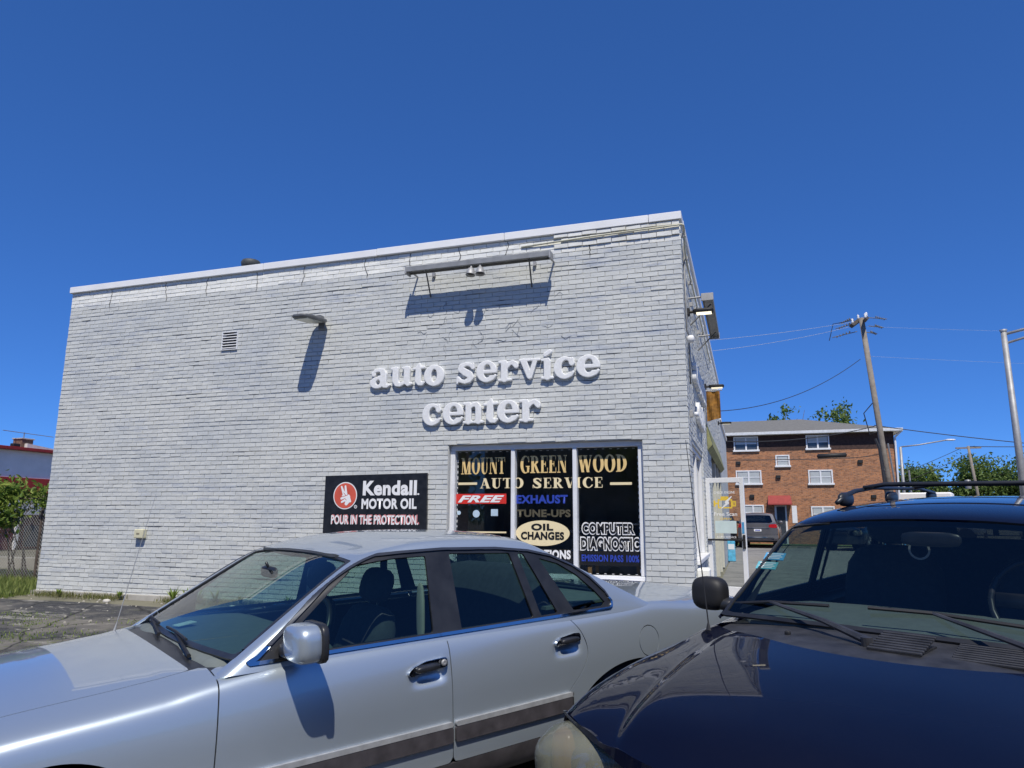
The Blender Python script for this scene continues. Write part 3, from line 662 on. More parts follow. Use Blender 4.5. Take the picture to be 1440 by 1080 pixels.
# second line of letters on the side wall, same face
sgn2 = thing('side_lettering', 'raised white letters on the shaded side wall, seen almost edge-on', 'sign', (XR, 10.25, GZ + 3.0), rz=math.pi / 2)
for row, (word, z, y0) in enumerate((('autoservice', .17, .0), ('center', -.36, .4))):
    yy = y0
    for c_h in word:
        o = link(bpy.data.objects.new('letter', gm[c_h]), sgn2); o.location = (yy, -.01, z); o.scale = (.20, .34, .29); yy += .22 * GWD[c_h] + (.10 if (word[0] == 'a' and c_h == 'o') else .01)
# ---------------------------------------------------------------- things fixed to the shop
ks = thing('motor_oil_sign', 'black metal sign with red hand emblem and white motor oil lettering left of the window', 'sign', M(-6.15, 11.16, 1.8))
kb = M(-6.15, 11.16, 1.8); kY = WY - .045
kt = lambda x, y, z: (x - kb[0], y - kb[1], z - kb[2])
def km(mb, name, m): return mesh(name, [kt(*p) for p in mb.v], mb.f, m, ks)
cr = [M(-7.145, 11.1, 1.235), M(-5.148, 11.1, 1.326), M(-5.163, 11.1, 2.266), M(-7.145, 11.1, 2.243)]
mb = MB(); v = [(p[0], kY, p[2]) for p in cr] + [(p[0], WY - .008, p[2]) for p in cr]
mb.add(v, [(0, 1, 2, 3), (4, 7, 6, 5), (0, 4, 5, 1), (1, 5, 6, 2), (2, 6, 7, 3), (3, 7, 4, 0)]); km(mb, 'sign_panel', mat('sign_black', (.014, .015, .018), .35, var=.4, scale=14, coat=.3))
def kq(x): return Q * x
def kzz(z): return GZ + Q * z
def ktxt(s, x0, x1, z0, z1, m, bold, dy=.003, name='sign_lettering'): return txt(ks, name, s, kq(x0), kq(x1), kzz(z0), kzz(z1), kY - dy, m, bold, 0, T=kt)
for r, m, dy in ((.236, M_VINYLW, .002), (.218, mat('faded_red', (.60, .10, .06), .5, var=.15), .004)):
    field_mesh('emblem_disc', lambda X, Y: ell(X, Y, 0, 0, r, r), -.25, .25, -.25, .25, .01, m, ks, T=lambda a, b, d: kt(kq(-6.727 + a), kY - dy, kzz(1.892 + b)))
def hand(X, Y):
    S = lambda *p: stk(X, Y, p)
    pos = U(S((-.075, .155, .016), (-.02, .02, .027)), S((.0, .165, .016), (.02, .02, .027)), S((-.02, -.02, .045), (.05, -.03, .055), (.06, -.09, .045), (.03, -.14, .03)), S((.07, .0, .02), (.11, -.1, .018)))
    cut = U(S((-.06, -.02, .005), (.03, -.0, .005), (.06, .02, .005)), S((-.06, -.075, .005), (.0, -.05, .005), (.03, -.08, .005)), S((.02, .0, .006), (-.03, .05, .004)))
    return I(U(pos, S((-.07, -.05, .02), (.0, -.04, .02)), S((-.06, -.11, .018), (.0, -.08, .02))), -cut)
field_mesh('hand_emblem', hand, -.15, .15, -.2, .2, .0045, M_VINYLW, ks, T=lambda a, b, d: kt(kq(-6.727 + a), kY - .006, kzz(1.892 + b)))
ktxt('Kendall', -6.38, -5.345, 1.89, 2.145, M_VINYLW, .042); ktxt('.', -5.335, -5.295, 1.895, 1.925, M_VINYLW, .02)
ktxt('MOTOR OIL', -6.395, -5.34, 1.66, 1.84, M_VINYLW, .042)
ktxt('POUR IN THE PROTECTION.', -6.975, -5.285, 1.405, 1.568, mat('faded_pink', (.62, .22, .22), .5, var=.2), .03, .002); ktxt('POUR IN THE PROTECTION.', -6.985, -5.305, 1.395, 1.555, M_VINYLW, .024, .005)
field_mesh('registered_mark', lambda X, Y: I(ell(X, Y, 0, 0, .03, .03), -ell(X, Y, 0, 0, .02, .02)), -.035, .035, -.035, .035, .004, M_VINYLW, ks, T=lambda a, b, d: kt(kq(-6.51 + a), kY - .004, kzz(1.70 + b)))
ktxt('R', -6.52, -6.498, 1.688, 1.712, M_VINYLW, 0.)

v_ = thing('louvre_vent', 'small white louvred vent high on the painted wall', 'vent', M(-9.49, 11.16, 4.91))
fx, fz = Q * .185, Q * .185
for a in ((-fx, fx, fz - .012, fz), (-fx, fx, -fz, -fz + .012), (-fx, -fx + .012, -fz + .012, fz - .012), (fx - .012, fx, -fz + .012, fz - .012)): MB().box(a[0], a[1], -.03, -.002, a[2], a[3]).build('vent_frame', M_FRAME, v_)
MB().box(-fx + .01, fx - .01, -.009, -.0095 + .002, -fz + .01, fz - .01).build('vent_back', M_BLACK, v_)
for i in range(6):
    z = -fz + .035 + i * .044; MB().obox((0, -.018, z), ((1, 0, 0), (0, .8, .6), (0, -.6, .8)), (fx - .012, .012, .0045)).build('slat', M_FRAME, v_)

lamp = thing('shoebox_wall_lamp', 'dark grey wall lamp pointing outwards from the brick, left of the long sign bracket', 'lamp', M(-7.42, 11.16, 5.04))
MB().box(-.06, .06, -.03, -.002, -.05, .11, .008).build('wall_plate', M_GREYMETAL, lamp)
MB().tube([(0, -.02, .08), (0, -.10, .10), (0, -.16, .06)], .022, 8).build('arm', M_GREYMETAL, lamp)
MB().superbox((0, -.34, .03), (.145, .30, .035), 5, 12, ((1, 0, 0), (0, .995, .10), (0, -.10, .995))).build('lamp_head', mat('lamp_grey', (.13, .135, .14), .5, .2, var=.2), lamp, True)
MB().obox((0, -.38, -.012), ((1, 0, 0), (0, .995, .1), (0, -.1, .995)), (.11, .2, .006)).build('lamp_lens', mat('lamp_glass', (.5, .5, .42), .3), lamp)
mb = MB()
for k in range(5): mb.box(-.04 + k * .018, -.034 + k * .018, -.13, -.03, .11, .145)
mb.build('cooling_fins', M_GREYMETAL, lamp)

def bracket(name, label, c, L, rz, floods=True):
    t = thing(name, label, 'sign bracket', c, rz)
    d = .34; mg = mat('bracket_grey', (.27, .275, .275), .5, .2, var=.2, scale=6)
    MB().box(-L / 2, L / 2, -d, -d + .13, .0, .03, .004).build('bracket_tray', mg, t)
    MB().box(-L / 2, L / 2, -d - .012, -d, -.03, .045, .003).build('bracket_face', mg, t)
    MB().box(-L / 2, L / 2, -d + .132, -d + .14, -.03, .035).build('bracket_rear_rail', mg, t)
    for s in (-1, 1): MB().box(s * L / 2 - .012, s * L / 2 + .012, -d - .02, -d + .15, -.06, .05, .004).build('end_cap', M_STEEL, t); MB().tube([(s * (L / 2 - .03), -.01, .0), (s * (L / 2 - .03), -d + .1, .01)], .014, 6).build('wall_arm', M_STEEL, t)
    for s in (-.36, .36):
        MB().tube([(s * L, -d + .03, -.02), (s * L - .05, -.008, -.33)], .011, 6).build('strut', mat('dark_strut', (.10, .10, .10), .6), t)
        MB().box(s * L - .02, s * L + .02, -.05, -.004, -.03, .03).build('bracket_foot', M_STEEL, t)
    if floods:
        for s in (-.065, .065):
            b_ = MB().lathe([(0, .016), (.05, .02), (.06, .045), (.15, .068), (.155, .068), (.13, .05)], (s, -d + .02, -.03), (s * .8, -.15, -1), 16).build('flood_lamp', M_STEEL, t, True)
    return t
bracket('sign_bracket', 'long grey metal sign bracket with two flood lamps above the raised lettering', (Q * -4.20, WY, GZ + Q * 5.80), Q * 2.62, 0)
bracket('sign_bracket', 'grey sign bracket sticking out from the side wall near the roof edge', (XR, 11.2, GZ + Q * 5.30), 2.3, math.pi / 2, False)
def led(c, label, lit, rz=math.pi / 2):
    t = thing('wall_lamp', label, 'lamp', c, rz)
    MB().box(-.05, .05, -.04, -.002, -.05, .05, .006).build('wall_plate', M_BLACK, t)
    MB().superbox((0, -.22, .0), (.085, .14, .028), 5, 10).build('lamp_head', M_BLACK, t, True); MB().tube([(0, -.03, 0), (0, -.1, 0)], .02, 8).build('arm', M_BLACK, t)
    g = N('lamp_lit'); g.b.inputs['Emission Color'].default_value = (1, .9, .65, 1); g.b.inputs['Emission Strength'].default_value = lit; g.set(color=(.8, .75, .6))
    MB().box(-.06, .06, -.33, -.13, -.036, -.029).build('lamp_lens', g.m, t)
led((XR, Q * 12.0, GZ + Q * 4.97), 'black LED wall lamp lit by day, nearest the front corner of the side wall', 1.6)  # side wall fixtures: positions worked out from image pixels
led((XR, Q * 16.6, GZ + Q * 4.5), 'black LED wall lamp above the orange banner on the side wall', 1.0)
led((XR, Q * 24.0, GZ + Q * 4.61), 'farthest small lamp on the side wall, seen against the grey roof', .3)
bn = thing('orange_banner', 'orange banner hanging out from the side wall of the shop', 'banner', (XR, Q * 16.5, GZ + Q * 4.05))
mb = MB(); n = 8
for i in range(n + 1):
    for j in range(n + 1): mb.v.append((.03 + .25 * j / n, .03 * math.sin(j * 1.1 + i * .4), -.24 + .5 * i / n - .06 * (1 - j / n) * (1 - i / n)))
mb.f = [(i * (n + 1) + j, i * (n + 1) + j + 1, (i + 1) * (n + 1) + j + 1, (i + 1) * (n + 1) + j) for i in range(n) for j in range(n)]
mb.build('banner_cloth', mat('orange_cloth', (.24, .11, .015), .8, var=.4, scale=12), bn); MB().tube([(0, 0, .28), (.32, 0, .28)], .012, 6).build('banner_pole', M_STEEL, bn)
ob = thing('outlet_box', 'small cream junction box low on the painted wall', 'junction box', M(-11.19, 11.16, 1.19))
MB().box(-.085, .085, -.10, -.006, -.07, .07, .01).build('box_body', mat('cream_plastic', (.60, .57, .40), .5, var=.1), ob); MB().box(-.03, .03, -.104, -.1, -.01, .015).build('box_cover', mat('cream_dark', (.25, .22, .15), .6), ob)
rp = thing('roof_vent_pipe', 'dark vent pipe with cap showing above the shop parapet', 'vent pipe', (Q * -10.0, WY + .85, TOPZ - .3))
MB().lathe([(0, .09), (.78, .09), (.80, .10)], (0, 0, 0)).build('pipe', M_GREYMETAL, rp, True); MB().lathe([(.72, .08), (.74, .15), (.84, .17), (.88, .15), (.885, 0)], (0, 0, 0)).build('pipe_cap', mat('pipe_dark', (.06, .065, .065), .6, var=.3), rp, True)
cd = thing('yellowed_conduit', 'yellowed electrical conduit below the coping, turning the corner of the shop', 'conduit', (XR, WY, TOPZ - .06))
MB().tube([(-2.2, -.02, -.06), (-1.2, -.045, -.035), (-.4, -.045, -.02), (.03, -.045, -.012), (.05, -.03, -.02), (.05, .1, -.02), (.045, .12, -.3), (.05, .4, -.42), (.05, 6.5, -.5)], .012, 6).build('cable_run', mat('yellow_pvc', (.55, .53, .40), .6, var=.2), cd, True)
for i, (y, z) in enumerate(((.12, -.10), (.3, -.36), (1.1, -.45), (2.4, -.47), (4., -.48))): MB().box(.006, .07, y - .02, y + .02, z - .03, z + .02).build('cable_clip', M_STEEL, cd)
cb2 = thing('side_conduit', 'grey conduit dropping down the corner of the side wall with a loop of wire', 'conduit', (XR, WY + .28, GZ + 4.9))
MB().tube([(.02, 0, 0), (.02, 0, -1.2), (.05, .02, -1.28), (.09, .1, -1.3), (.03, .12, -1.34), (.03, .1, -1.9)], .012, 6).build('cable_run', M_GREYMETAL, cb2, True)
MB().superbox((.06, .05, -1.3), (.05, .06, .05), 3, 8).build('insulator', M_WHITE, cb2, True)
cam_ = thing('security_camera', 'small white camera bracket on the side wall near the corner', 'camera', (XR, Q * 11.6, GZ + Q * 3.15)); MB().box(0.002, .05, -.03, .03, -.03, .06, .005).build('wall_plate', M_STEEL, cam_); MB().superbox((.09, -.03, 0), (.03, .07, .03), 4, 8).build('camera_body', M_FRAME, cam_, True)

# side window of the shop, a part of it
def sp(mb, name, m, parent=shop, sm=False): return mesh(name, [(p[0], p[1] - WY, p[2] - GZ) for p in mb.v], mb.f, m, parent, sm)
y0, y1, z0, z1 = SW
sw = sp(MB().box(XR - .10, XR - .03, y0, y1, z1 - .06, z1 - .001, .004), 'side_window', M_FRAME)
for yy in (y0, (y0 + y1) / 2 - .035, y1 - .07): sp(MB().box(XR - .10, XR - .028, yy + .001, yy + .07, z0 + .062, z1 - .062, .004), 'window_jamb', M_FRAME, sw)
sp(MB().box(XR - .10, XR + .05, y0 + .001, y1 - .001, z0 + .001, z0 + .06, .006), 'window_sill', M_WHITE, sw)
for a, b in ((y0 + .072, (y0 + y1) / 2 - .037), ((y0 + y1) / 2 + .037, y1 - .072)): sp(MB().add([(XR - .07, a, z0 + .06), (XR - .07, b, z0 + .06), (XR - .07, b, z1 - .06), (XR - .07, a, z1 - .06)], [(0, 1, 2, 3)]), 'window_pane', M_GLASS_SHOP, sw)
sp(MB().box(XR - .004, XR + .16, 9.62, 9.95, GZ - .1, GZ + .62, .02), 'corner_block', M_BRICKW)
# entrance bay under the canopy
for yy in (14.88, 16.9, 18.4, 20.1): sp(MB().box(XR - .2, XR - .0, yy, yy + .12, GZ, GZ + 2.9, .006), 'door_post', mat('cream_frame', (.60, .57, .48), .5, var=.1))
sp(MB().box(XR - .15, XR - .12, 15.0, 20.1, GZ, GZ + 2.9), 'recessed_front', mat('recess_dark', (.05, .055, .06), .5, var=.2))
for yy in (15.4, 16.2, 17.4, 19.0): sp(MB().box(XR - .118, XR - .09, yy, yy + .5, GZ + .5, GZ + 2.4), 'front_panel', mat('grey_panel', (.34, .35, .36), .6, var=.1))
mb = MB(); v = [(XR + .01, 13.6, GZ + 3.0), (XR + .10, 13.6, GZ + 2.6), (XR + .10, 20.4, GZ + 2.6), (XR + .01, 20.4, GZ + 3.0), (XR + .01, 13.6, GZ + 2.5), (XR + .01, 20.4, GZ + 2.5)]
mb.add(v, [(0, 1, 2, 3), (0, 4, 1), (2, 5, 3), (1, 4, 5, 2), (0, 3, 5, 4)]); sp(mb, 'canopy', mat('yellow_green_canopy', (.24, .24, .11), .8, var=.3, scale=5))
# open glass door
dr = thing('open_glass_door', 'open white framed glass door with yellow engine emblem, swung out from the side wall', 'door', (XR + .01, 12.45, GZ), rz=rad(-16))
Dw, Dh = .63, 1.92
for a in ((0, .07, 0, Dh), (Dw - .07, Dw, 0, Dh), (.07, Dw - .07, Dh - .08, Dh), (.07, Dw - .07, 0, .18)): MB().box(a[0], a[1], -.022, .022, a[2], a[3], .004).build('door_frame', M_FRAME, dr)
MB().add([(.07, 0, .18), (Dw - .07, 0, .18), (Dw - .07, 0, Dh - .08), (.07, 0, Dh - .08)], [(0, 1, 2, 3)]).build('door_pane', M_GLASS_CLEAR, dr)
MB().box(-.08, Dw - .04, -.06, -.035, .90, .93, .004).build('push_bar', M_BLACK, dr); MB().box(Dw - .05, Dw - .01, -.045, -.02, .78, 1.0, .004).build('lock_box', M_BLACK, dr)
def dtxt(s, x0, x1, z0, z1, m, b=.01): txt(dr, 'door_lettering', s, x0, x1, z0, z1, -.006, m, b)
dtxt('CHECK ENGINE', .13, .48, 1.66, 1.70, M_VINYLW); dtxt('Free Scan', .12, .50, 1.30, 1.36, M_VINYLW)
def eng(X, Y):
    o = U(bx(X, Y, -.12, -.08, .12, .07), bx(X, Y, -.07, .07, .06, .115), bx(X, Y, .12, -.05, .18, .04), bx(X, Y, -.19, -.05, -.16, .05), bx(X, Y, -.17, -.015, -.12, .015)); return np.minimum(o, .022 - o)
field_mesh('engine_emblem', eng, -.2, .2, -.1, .13, .006, mat('yellow_vinyl', (.75, .52, .06), .5), dr, T=lambda a, b, d: (.31 + a, -.006, 1.50 + b))
field_mesh('bolt_emblem', lambda X, Y: stk(X, Y, ((.09, .1, .008), (.0, .01, .02), (.03, .0, .02), (-.08, -.09, .006))), -.12, .12, -.12, .12, .005, M_VINYLW, dr, T=lambda a, b, d: (.33 + a, -.009, 1.51 + b))
MB().box(.13, .48, -.006, -.004, 1.02, 1.22).build('door_notice', mat('pale_notice', (.55, .66, .66), .6, var=.05), dr); dtxt('OPEN', .22, .40, 1.235, 1.27, mat('yellow_vinyl', (.75, .52, .06)))
dtxt('AUTO SERVICE', .15, .47, .945, .975, M_VINYLW)
MB().box(Dw - .058, Dw - .02, -.026, -.023, 1.02, 1.2).build('door_sticker', mat('blue_sticker', (.08, .30, .55), .5), dr)
ib = thing('blue_ice_box', 'light blue and white cooler box standing against the side wall', 'box', (XR + .12, 23.2, GZ))
MB().box(-.12, .10, -.12, .12, .0, .62, .02).build('box_body', mat('cooler_blue', (.10, .42, .62), .5, var=.3, scale=9), ib); MB().box(-.10, .08, -.125, -.121, .36, .52).build('box_label', M_VINYLW, ib)
# second narrow return of the building beyond the canopy
ann = thing('rear_annex', 'white rendered rear annex of the shop below the far wall lamp', 'building', (XR, YB, GZ))
MB().box(-6, .0, .01, 6.0, -.1, 4.1).build('wall', M_BRICK, ann); MB().box(-6.05, .04, .0, 6.05, 4.11, 4.2).build('coping_flashing', M_WHITE, ann)
# ---------------------------------------------------------------- cars
def ip(x, pts):
    a = np.array(pts, float); xx, yy = a[:, 0], a[:, 1]; h = np.diff(xx); d = np.diff(yy) / h
    m = np.concatenate([[d[0]], (d[:-1] + d[1:]) / 2, [d[-1]]])          # smooth hermite through the points
    x = np.clip(x, xx[0], xx[-1]); i = np.clip(np.searchsorted(xx, x) - 1, 0, len(h) - 1); t = (x - xx[i]) / h[i]
    return (2 * t**3 - 3 * t**2 + 1) * yy[i] + (t**3 - 2 * t**2 + t) * h[i] * m[i] + (-2 * t**3 + 3 * t**2) * yy[i + 1] + (t**3 - t**2) * h[i] * m[i + 1]
def smax(a, b, k): return .5 * (a + b + np.sqrt((a - b) ** 2 + k * k))
def crosssec(F, xs, ang, z0, rmax=1.7):
    """surface points where rays in each cross-section leave the body F < 0"""
    X, A = np.meshgrid(xs, ang, indexing='ij'); dy, dz = np.cos(A), np.sin(A); lo = np.zeros_like(X); hi = np.full_like(X, rmax)
    for _ in range(34):
        m = (lo + hi) / 2; o = F(X, m * dy, z0 + m * dz) > 0; hi = np.where(o, m, hi); lo = np.where(o, lo, m)
    return np.stack([X, lo * dy, z0 + lo * dz], -1)
def normals(P):
    a = np.gradient(P, axis=0); b = np.gradient(P, axis=1); n = np.cross(a, b); return n / (np.linalg.norm(n, axis=-1, keepdims=True) + 1e-12)
class Car:
    def __init__(s, root): s.root = root
    def panel(s, name, S, f, m, fl=.012, off=0., parent=None, sm=True):
        P, Nn = S; V, F = clip_grid(P, f, Nn, fl, off)
        if not F: return None
        return mesh(name, V, F, m, parent or s.root, sm)
    def wheel(s, x, y, r, rimm, style=0):
        sg = 1 if y > 0 else -1
        t = MB().lathe([(-.10, r * .60), (-.105, r * .80), (-.09, r * .95), (-.06, r), (.06, r), (.09, r * .95), (.105, r * .80), (.09, r * .62), (.0, r * .60)], (x, y - sg * .105, r), (0, sg, 0), 32).build('tyre', M_RUBBER, s.root, True)
        MB().lathe([(.02, 0), (.05, r * .14), (.03, r * .2), (.035, r * .5), (.085, r * .6), (.09, r * .64), (-.05, r * .62)], (x, y - sg * .105, r), (0, sg, 0), 32).build('rim', rimm, t, True)
        mb = MB()
        for k in range(8):
            a = k * math.pi / 4; c = (x + math.cos(a) * r * .38, y - sg * .055, r + math.sin(a) * r * .38); mb.obox(c, ((math.cos(a), 0, math.sin(a)), (0, 1, 0), (-math.sin(a), 0, math.cos(a))), (r * .15, .012, r * .05))
        mb.build('rim_spokes', mat('rim_hole', (.05, .05, .05)), t)
def frame(D, U, O):
    D = Vector(D).normalized(); Nn = Vector(U).cross(D).normalized(); U = D.cross(Nn); m = Matrix((D, Nn, U)).transposed().to_4x4(); m.translation = Vector(O); return m
def seat(root, x, y, z, w, m, rec=.32, head=True):
    MB().superbox((x - .22, y, z - .05), (.30, w, .11), 4, 10).build('seat_cushion', m, root, True)
    ax = ((math.cos(rec), 0, -math.sin(rec)), (0, 1, 0), (math.sin(rec), 0, math.cos(rec)))
    b = MB().superbox((x + .12, y, z + .28), (.085, w, .31), 4, 12, ax).build('seat_back', m, root, True)
    if head:
        MB().superbox((x + .23, y, z + .68), (.06, .135, .095), 3, 10, ax).build('headrest', m, b, True)
        mb = MB()
        for q in (-.05, .05): mb.tube([(x + .2, y + q, z + .5), (x + .22, y + q, z + .64)], .008, 6)
        mb.build('headrest_post', M_CHROME, b)

def sedan(root):
    c = Car(root); HW = .9875
    def W(x, z):
        w = HW - .010 * ((x - 2.0) / 1.6) ** 2 - .12 * np.clip((-.05 - x) / .5, 0, 1) ** 2 - .10 * np.clip((x - 4.2) / .62, 0, 1) ** 2
        w = w - .42 * np.clip(z - .64, 0, 1) ** 2 - 1.0 * np.clip(.42 - z, 0, 1) ** 2
        w = w + .012 * np.exp(-((z - .40) / .03) ** 2) * 0 + .010 * (1 / (1 + np.exp(-(.375 - z) / .006)) - 1) * 0
        for hx in (1.945, 2.85):       # finger scoops beneath the handles
            w = w - .030 * np.exp(-(np.abs((x - hx) / .085) ** 4 + np.abs((z - .772) / .036) ** 4))
        return w
    def H(x, y):
        h = ip(x, [(-.55, .62), (-.5, .70), (-.3, .80), (0, .86), (.25, .895), (.6, .925), (.9, .952), (1.2, .965), (3.3, .965), (3.7, .975), (4.2, .95), (4.6, .91), (4.78, .86), (4.84, .78)])
        return h - (.045 - .026 * np.clip((x - .8) / .4, 0, 1) * np.clip((4.0 - x) / .4, 0, 1)) * (np.abs(y) / .8) ** 2 - .01 * np.abs(y) ** 8
    F = lambda x, y, z: smax(smax(np.abs(y) - W(x, z), z - H(x, y), .045), .2 - z, .05)
    xs = np.unique(np.round(np.concatenate([np.arange(-.55, 4.841, .03), np.arange(1.82, 2.06, .01), np.arange(2.73, 2.97, .01)]), 4))
    pt = [(.95, z) for z in list(np.arange(.20, .44, .03)) + list(np.arange(.44, .555, .0075))] + [(.95, z) for z in np.arange(.56, .90, .014)] + [(.93, z) for z in (.9, .91, .92, .93)] + [(y, .95) for y in np.arange(.92, 0, -.03)] + [(0, .95)]
    half = [math.atan2(z - .5, y) for y, z in pt]; ang = np.array(half + [math.pi - a for a in half[-2::-1]])
    P = crosssec(F, xs, ang, .5); L = (P, normals(P)); X, Y, Z = P[..., 0], P[..., 1], P[..., 2]; AY = np.abs(Y)
    if L[1][len(xs) // 2, 5, 1] < 0: L = (P, -L[1])
    near, far = -Y, Y
    hoodcut = AY - (.725 - .05 * np.clip(-X, 0, 1)); xh = .885 + .03 * (AY / .7) ** 2; g = .0028
    nose = X - (-.50 + .16 * (AY / .9) ** 4)
    fa = np.hypot((X - .40), (Z - .33)) - .388; ra = (np.hypot((X - 3.38) / .52, (Z - .30) / .335) - 1) * .4
    cut1 = np.interp(Z, [.3, .589, .797, .943, 1.], [.955, .959, .970, .981, 1.0])
    cut3 = ip(Z, [(.30, 2.80), (.45, 2.815), (.544, 2.85), (.63, 2.945), (.718, 3.0), (.838, 2.972), (.916, 2.912), (.95, 2.89)])
    WS = lambda x, y: .955 + .60 * (x - .98) - .045 * (np.abs(y) / .8) ** 2
    Wg = lambda z: .925 - .36 * (np.maximum(z, .90) - .93)
    outside = AY - Wg(Z) + .035
    c.panel('hood', L, I(-hoodcut - g, xh - X, nose - .02), M_SILVER)
    cowl_f = I(-(AY - .776), X - xh - g, 1.16 - X, Z - .86)
    c.panel('cowl', L, cowl_f, M_TRIM, 0, -.012)
    def rocker(a): return I(a, Z - .352)
    for s, sd in ((1, near), (-1, far)):
        c.panel('fender', L, I(sd, U(hoodcut - g, X - xh - g), cut1 - g - X, fa, nose, U(hoodcut - .002, I(outside, X - .86)), Z - .30), M_SILVER)
        d1 = c.panel('front_door', L, I(sd, X - cut1 - g, 2.075 - g - X, Z - .352, U(outside, I(AY - .78, 1.25 - X))), M_SILVER)
        d2 = c.panel('rear_door', L, I(sd, X - 2.075 - g, cut3 - g - X, Z - .352, outside, ra), M_SILVER)
        fuel = np.hypot(X - 3.53, Z - .72) - .09
        q = I(sd, X - cut3 - g, ra, Z - .30, 4.70 - X, U(AY - .75, I(outside, 3.62 - X)), U(outside, X - 3.55), np.where(s > 0, fuel - .002, 1))
        c.panel('quarter_panel', L, q, M_SILVER)
        if s > 0: c.panel('fuel_door', L, I(sd, -fuel - .003), M_SILVER)
        c.panel('rocker', L, I(sd, .348 - Z, X - .75, 3.0 - X, Z - .22, fa, ra), M_SATIN)
        for a, b in ((-.4, 1e9),):
            pass
        for x0, x1 in ((.86, .955), (.965, 2.068), (2.084, 2.86)):
            mo = I(sd, X - x0, x1 - X, Z - .447, .542 - Z, fa - .03, ra - .02)
            dp = d1 if .9 < x0 < 2 else (d2 if x0 > 2 else None)
            c.panel('side_moulding', L, I(mo, .517 - Z), M_SATIN, .018, .017, dp); c.panel('chrome_strip', L, I(mo, Z - .519), M_BRIGHT, .018, .0185, dp)
        for hx, dp, key in ((1.94, d1, True), (2.85, d2, False)):
            t = MB(); yy = -s * (HW - .012)
            ax = ((1, 0, .03), (0, 1, 0), (-.03, 0, 1))
            if key: c.panel('handle_bezel', L, I(sd, sdp(X, Z, [(1.828, .782), (1.828, .80), (1.86, .822), (1.93, .838), (2.045, .842), (2.05, .80), (1.985, .797), (1.95, .79), (1.85, .778)])), M_CHROME, .02, .016, dp)
            else: c.panel('handle_bezel', L, I(sd, sdp(X, Z, [(2.755, .79), (2.76, .812), (2.80, .832), (2.90, .842), (2.945, .838), (2.95, .80), (2.86, .795), (2.78, .786)])), M_CHROME, .02, .016, dp)
            MB().superbox((hx - .005 if key else hx + .01, yy - s * .012, .808 if key else .812), (.065, .014, .014), 4, 10, ax).build('handle_paddle', M_TRIM, dp, True)
            if key: MB().lathe([(0, .016), (.006, .015), (.008, .008), (.004, 0)], (2.022, yy - s * .016, .822), (0, -s, 0), 16).build('key_lock', M_STEEL, dp, True)
    c.panel('trunk_lid', L, I(-(AY - .745), X - 3.66, 4.66 - X, Z - .6), M_SILVER)
    c.panel('front_bumper', L, U(I(-nose, Z - .22), I(nose, .298 - Z, -.02 - X)) , M_SILVER)
    c.panel('rear_bumper', L, I(X - 4.71, Z - .22), M_SILVER)
    for xx, sgn in ((-.5495, -1), (4.8395, 1)):
        i = 0 if sgn < 0 else -1; ring = P[i]; v = [tuple(p) for p in ring] + [(xx + sgn * .02, 0, .5)]; k = len(ring)
        mesh('bumper_face', v, [(j, j + 1, k) for j in range(k - 1)] + [(k - 1, 0, k)], M_SILVER, root)
    for s in (-1, 1):
        MB().superbox((-.50, s * .66, .66), (.06, .20, .07), 5, 10).build('headlight', M_LENS, root, True); MB().superbox((4.80, s * .60, .74), (.05, .26, .09), 5, 10).build('tail_light', M_LENSR, root, True)
    MB().superbox((-.545, 0, .66), (.03, .42, .07), 6, 8).build('grille', M_TRIM, root, True)
    # dark inner body so that nothing shows through the gaps
    inner = I(U(fa + .0, -1e3), ra, U(AY - .70, U(.93 - X, X - 3.62)), Z - .23)
    c.panel('inner_body', L, I(inner, U(I(.9 - X, hoodcut * 0 + 1), X - .9)), M_BLACK, 0, -.035)
    for x in (.40, 3.38):
        for s in (-1, 1):
            MB().lathe([(0, .40), (.28, .40), (.28, .0)], (x, s * .93, .34), (0, -s, 0), 24).build('wheel_well', M_BLACK, root, True); c.wheel(x, s * .955, .33, M_CHROME)
    MB().box(-.4, 4.7, -.8, .8, .18, .24).build('floor_pan', M_BLACK, root)
    # greenhouse
    R = lambda x, y: 1.435 - .28 * np.clip(2.15 - x, 0, 2) ** 2 - .06 * np.clip(x - 2.15, 0, 2) ** 2 - .038 * (np.abs(y) / .74) ** 2.2
    RW = lambda x, y: 1.0 + .47 * (3.62 - x) - .045 * (np.abs(y) / .75) ** 2
    G_ = lambda x, y, z: smax(smax(np.abs(y) - Wg(z), z - R(x, y), .035), smax(z - WS(x, y) - .014 * np.exp(-((Wg(z) - np.abs(y)) / .07) ** 2), z - RW(x, y), .01), .028)
    xs2 = np.arange(.94, 3.68, .011)
    half = [rad(a) for a in list(np.arange(7.5, 46, .6)) + list(np.arange(46, 90, 2.2)) + [90]]; ang = np.array(half + [math.pi - a for a in half[-2::-1]])
    P2 = crosssec(G_, xs2, ang, .72); n2 = normals(P2)
    if n2[80, 5, 1] < 0: n2 = -n2
    S = (P2, n2); X, Y, Z = P2[..., 0], P2[..., 1], P2[..., 2]; AY = np.abs(Y); near, far = -Y, Y
    inset = Wg(Z) - AY; side = .032 - inset
    onws = I(WS(X, Y) * -1 + Z + .012, R(X, Y) - .022 - WS(X, Y), 2.2 - X); onrw = I(Z - RW(X, Y) + .012, R(X, Y) - .025 - RW(X, Y), X - 2.2)
    ws = I(inset - .082, X - (.985 + .07 * (AY / .8) ** 2), 5 * (R(X, Y) - .006 - WS(X, Y)), 2.2 - X, .12 + 3 * (Z - WS(X, Y)))
    rw = I(inset - .075, 2 * (R(X, Y) - .015 - RW(X, Y)), X - 2.2, .12 + 3 * (Z - RW(X, Y)), 3.64 - X)
    c.panel('windshield', S, ws - .022, M_GLASS_CAR, 0, -.006); c.panel('windshield_seal', S, I(ws, .024 - ws), M_TRIM, .01, .001)
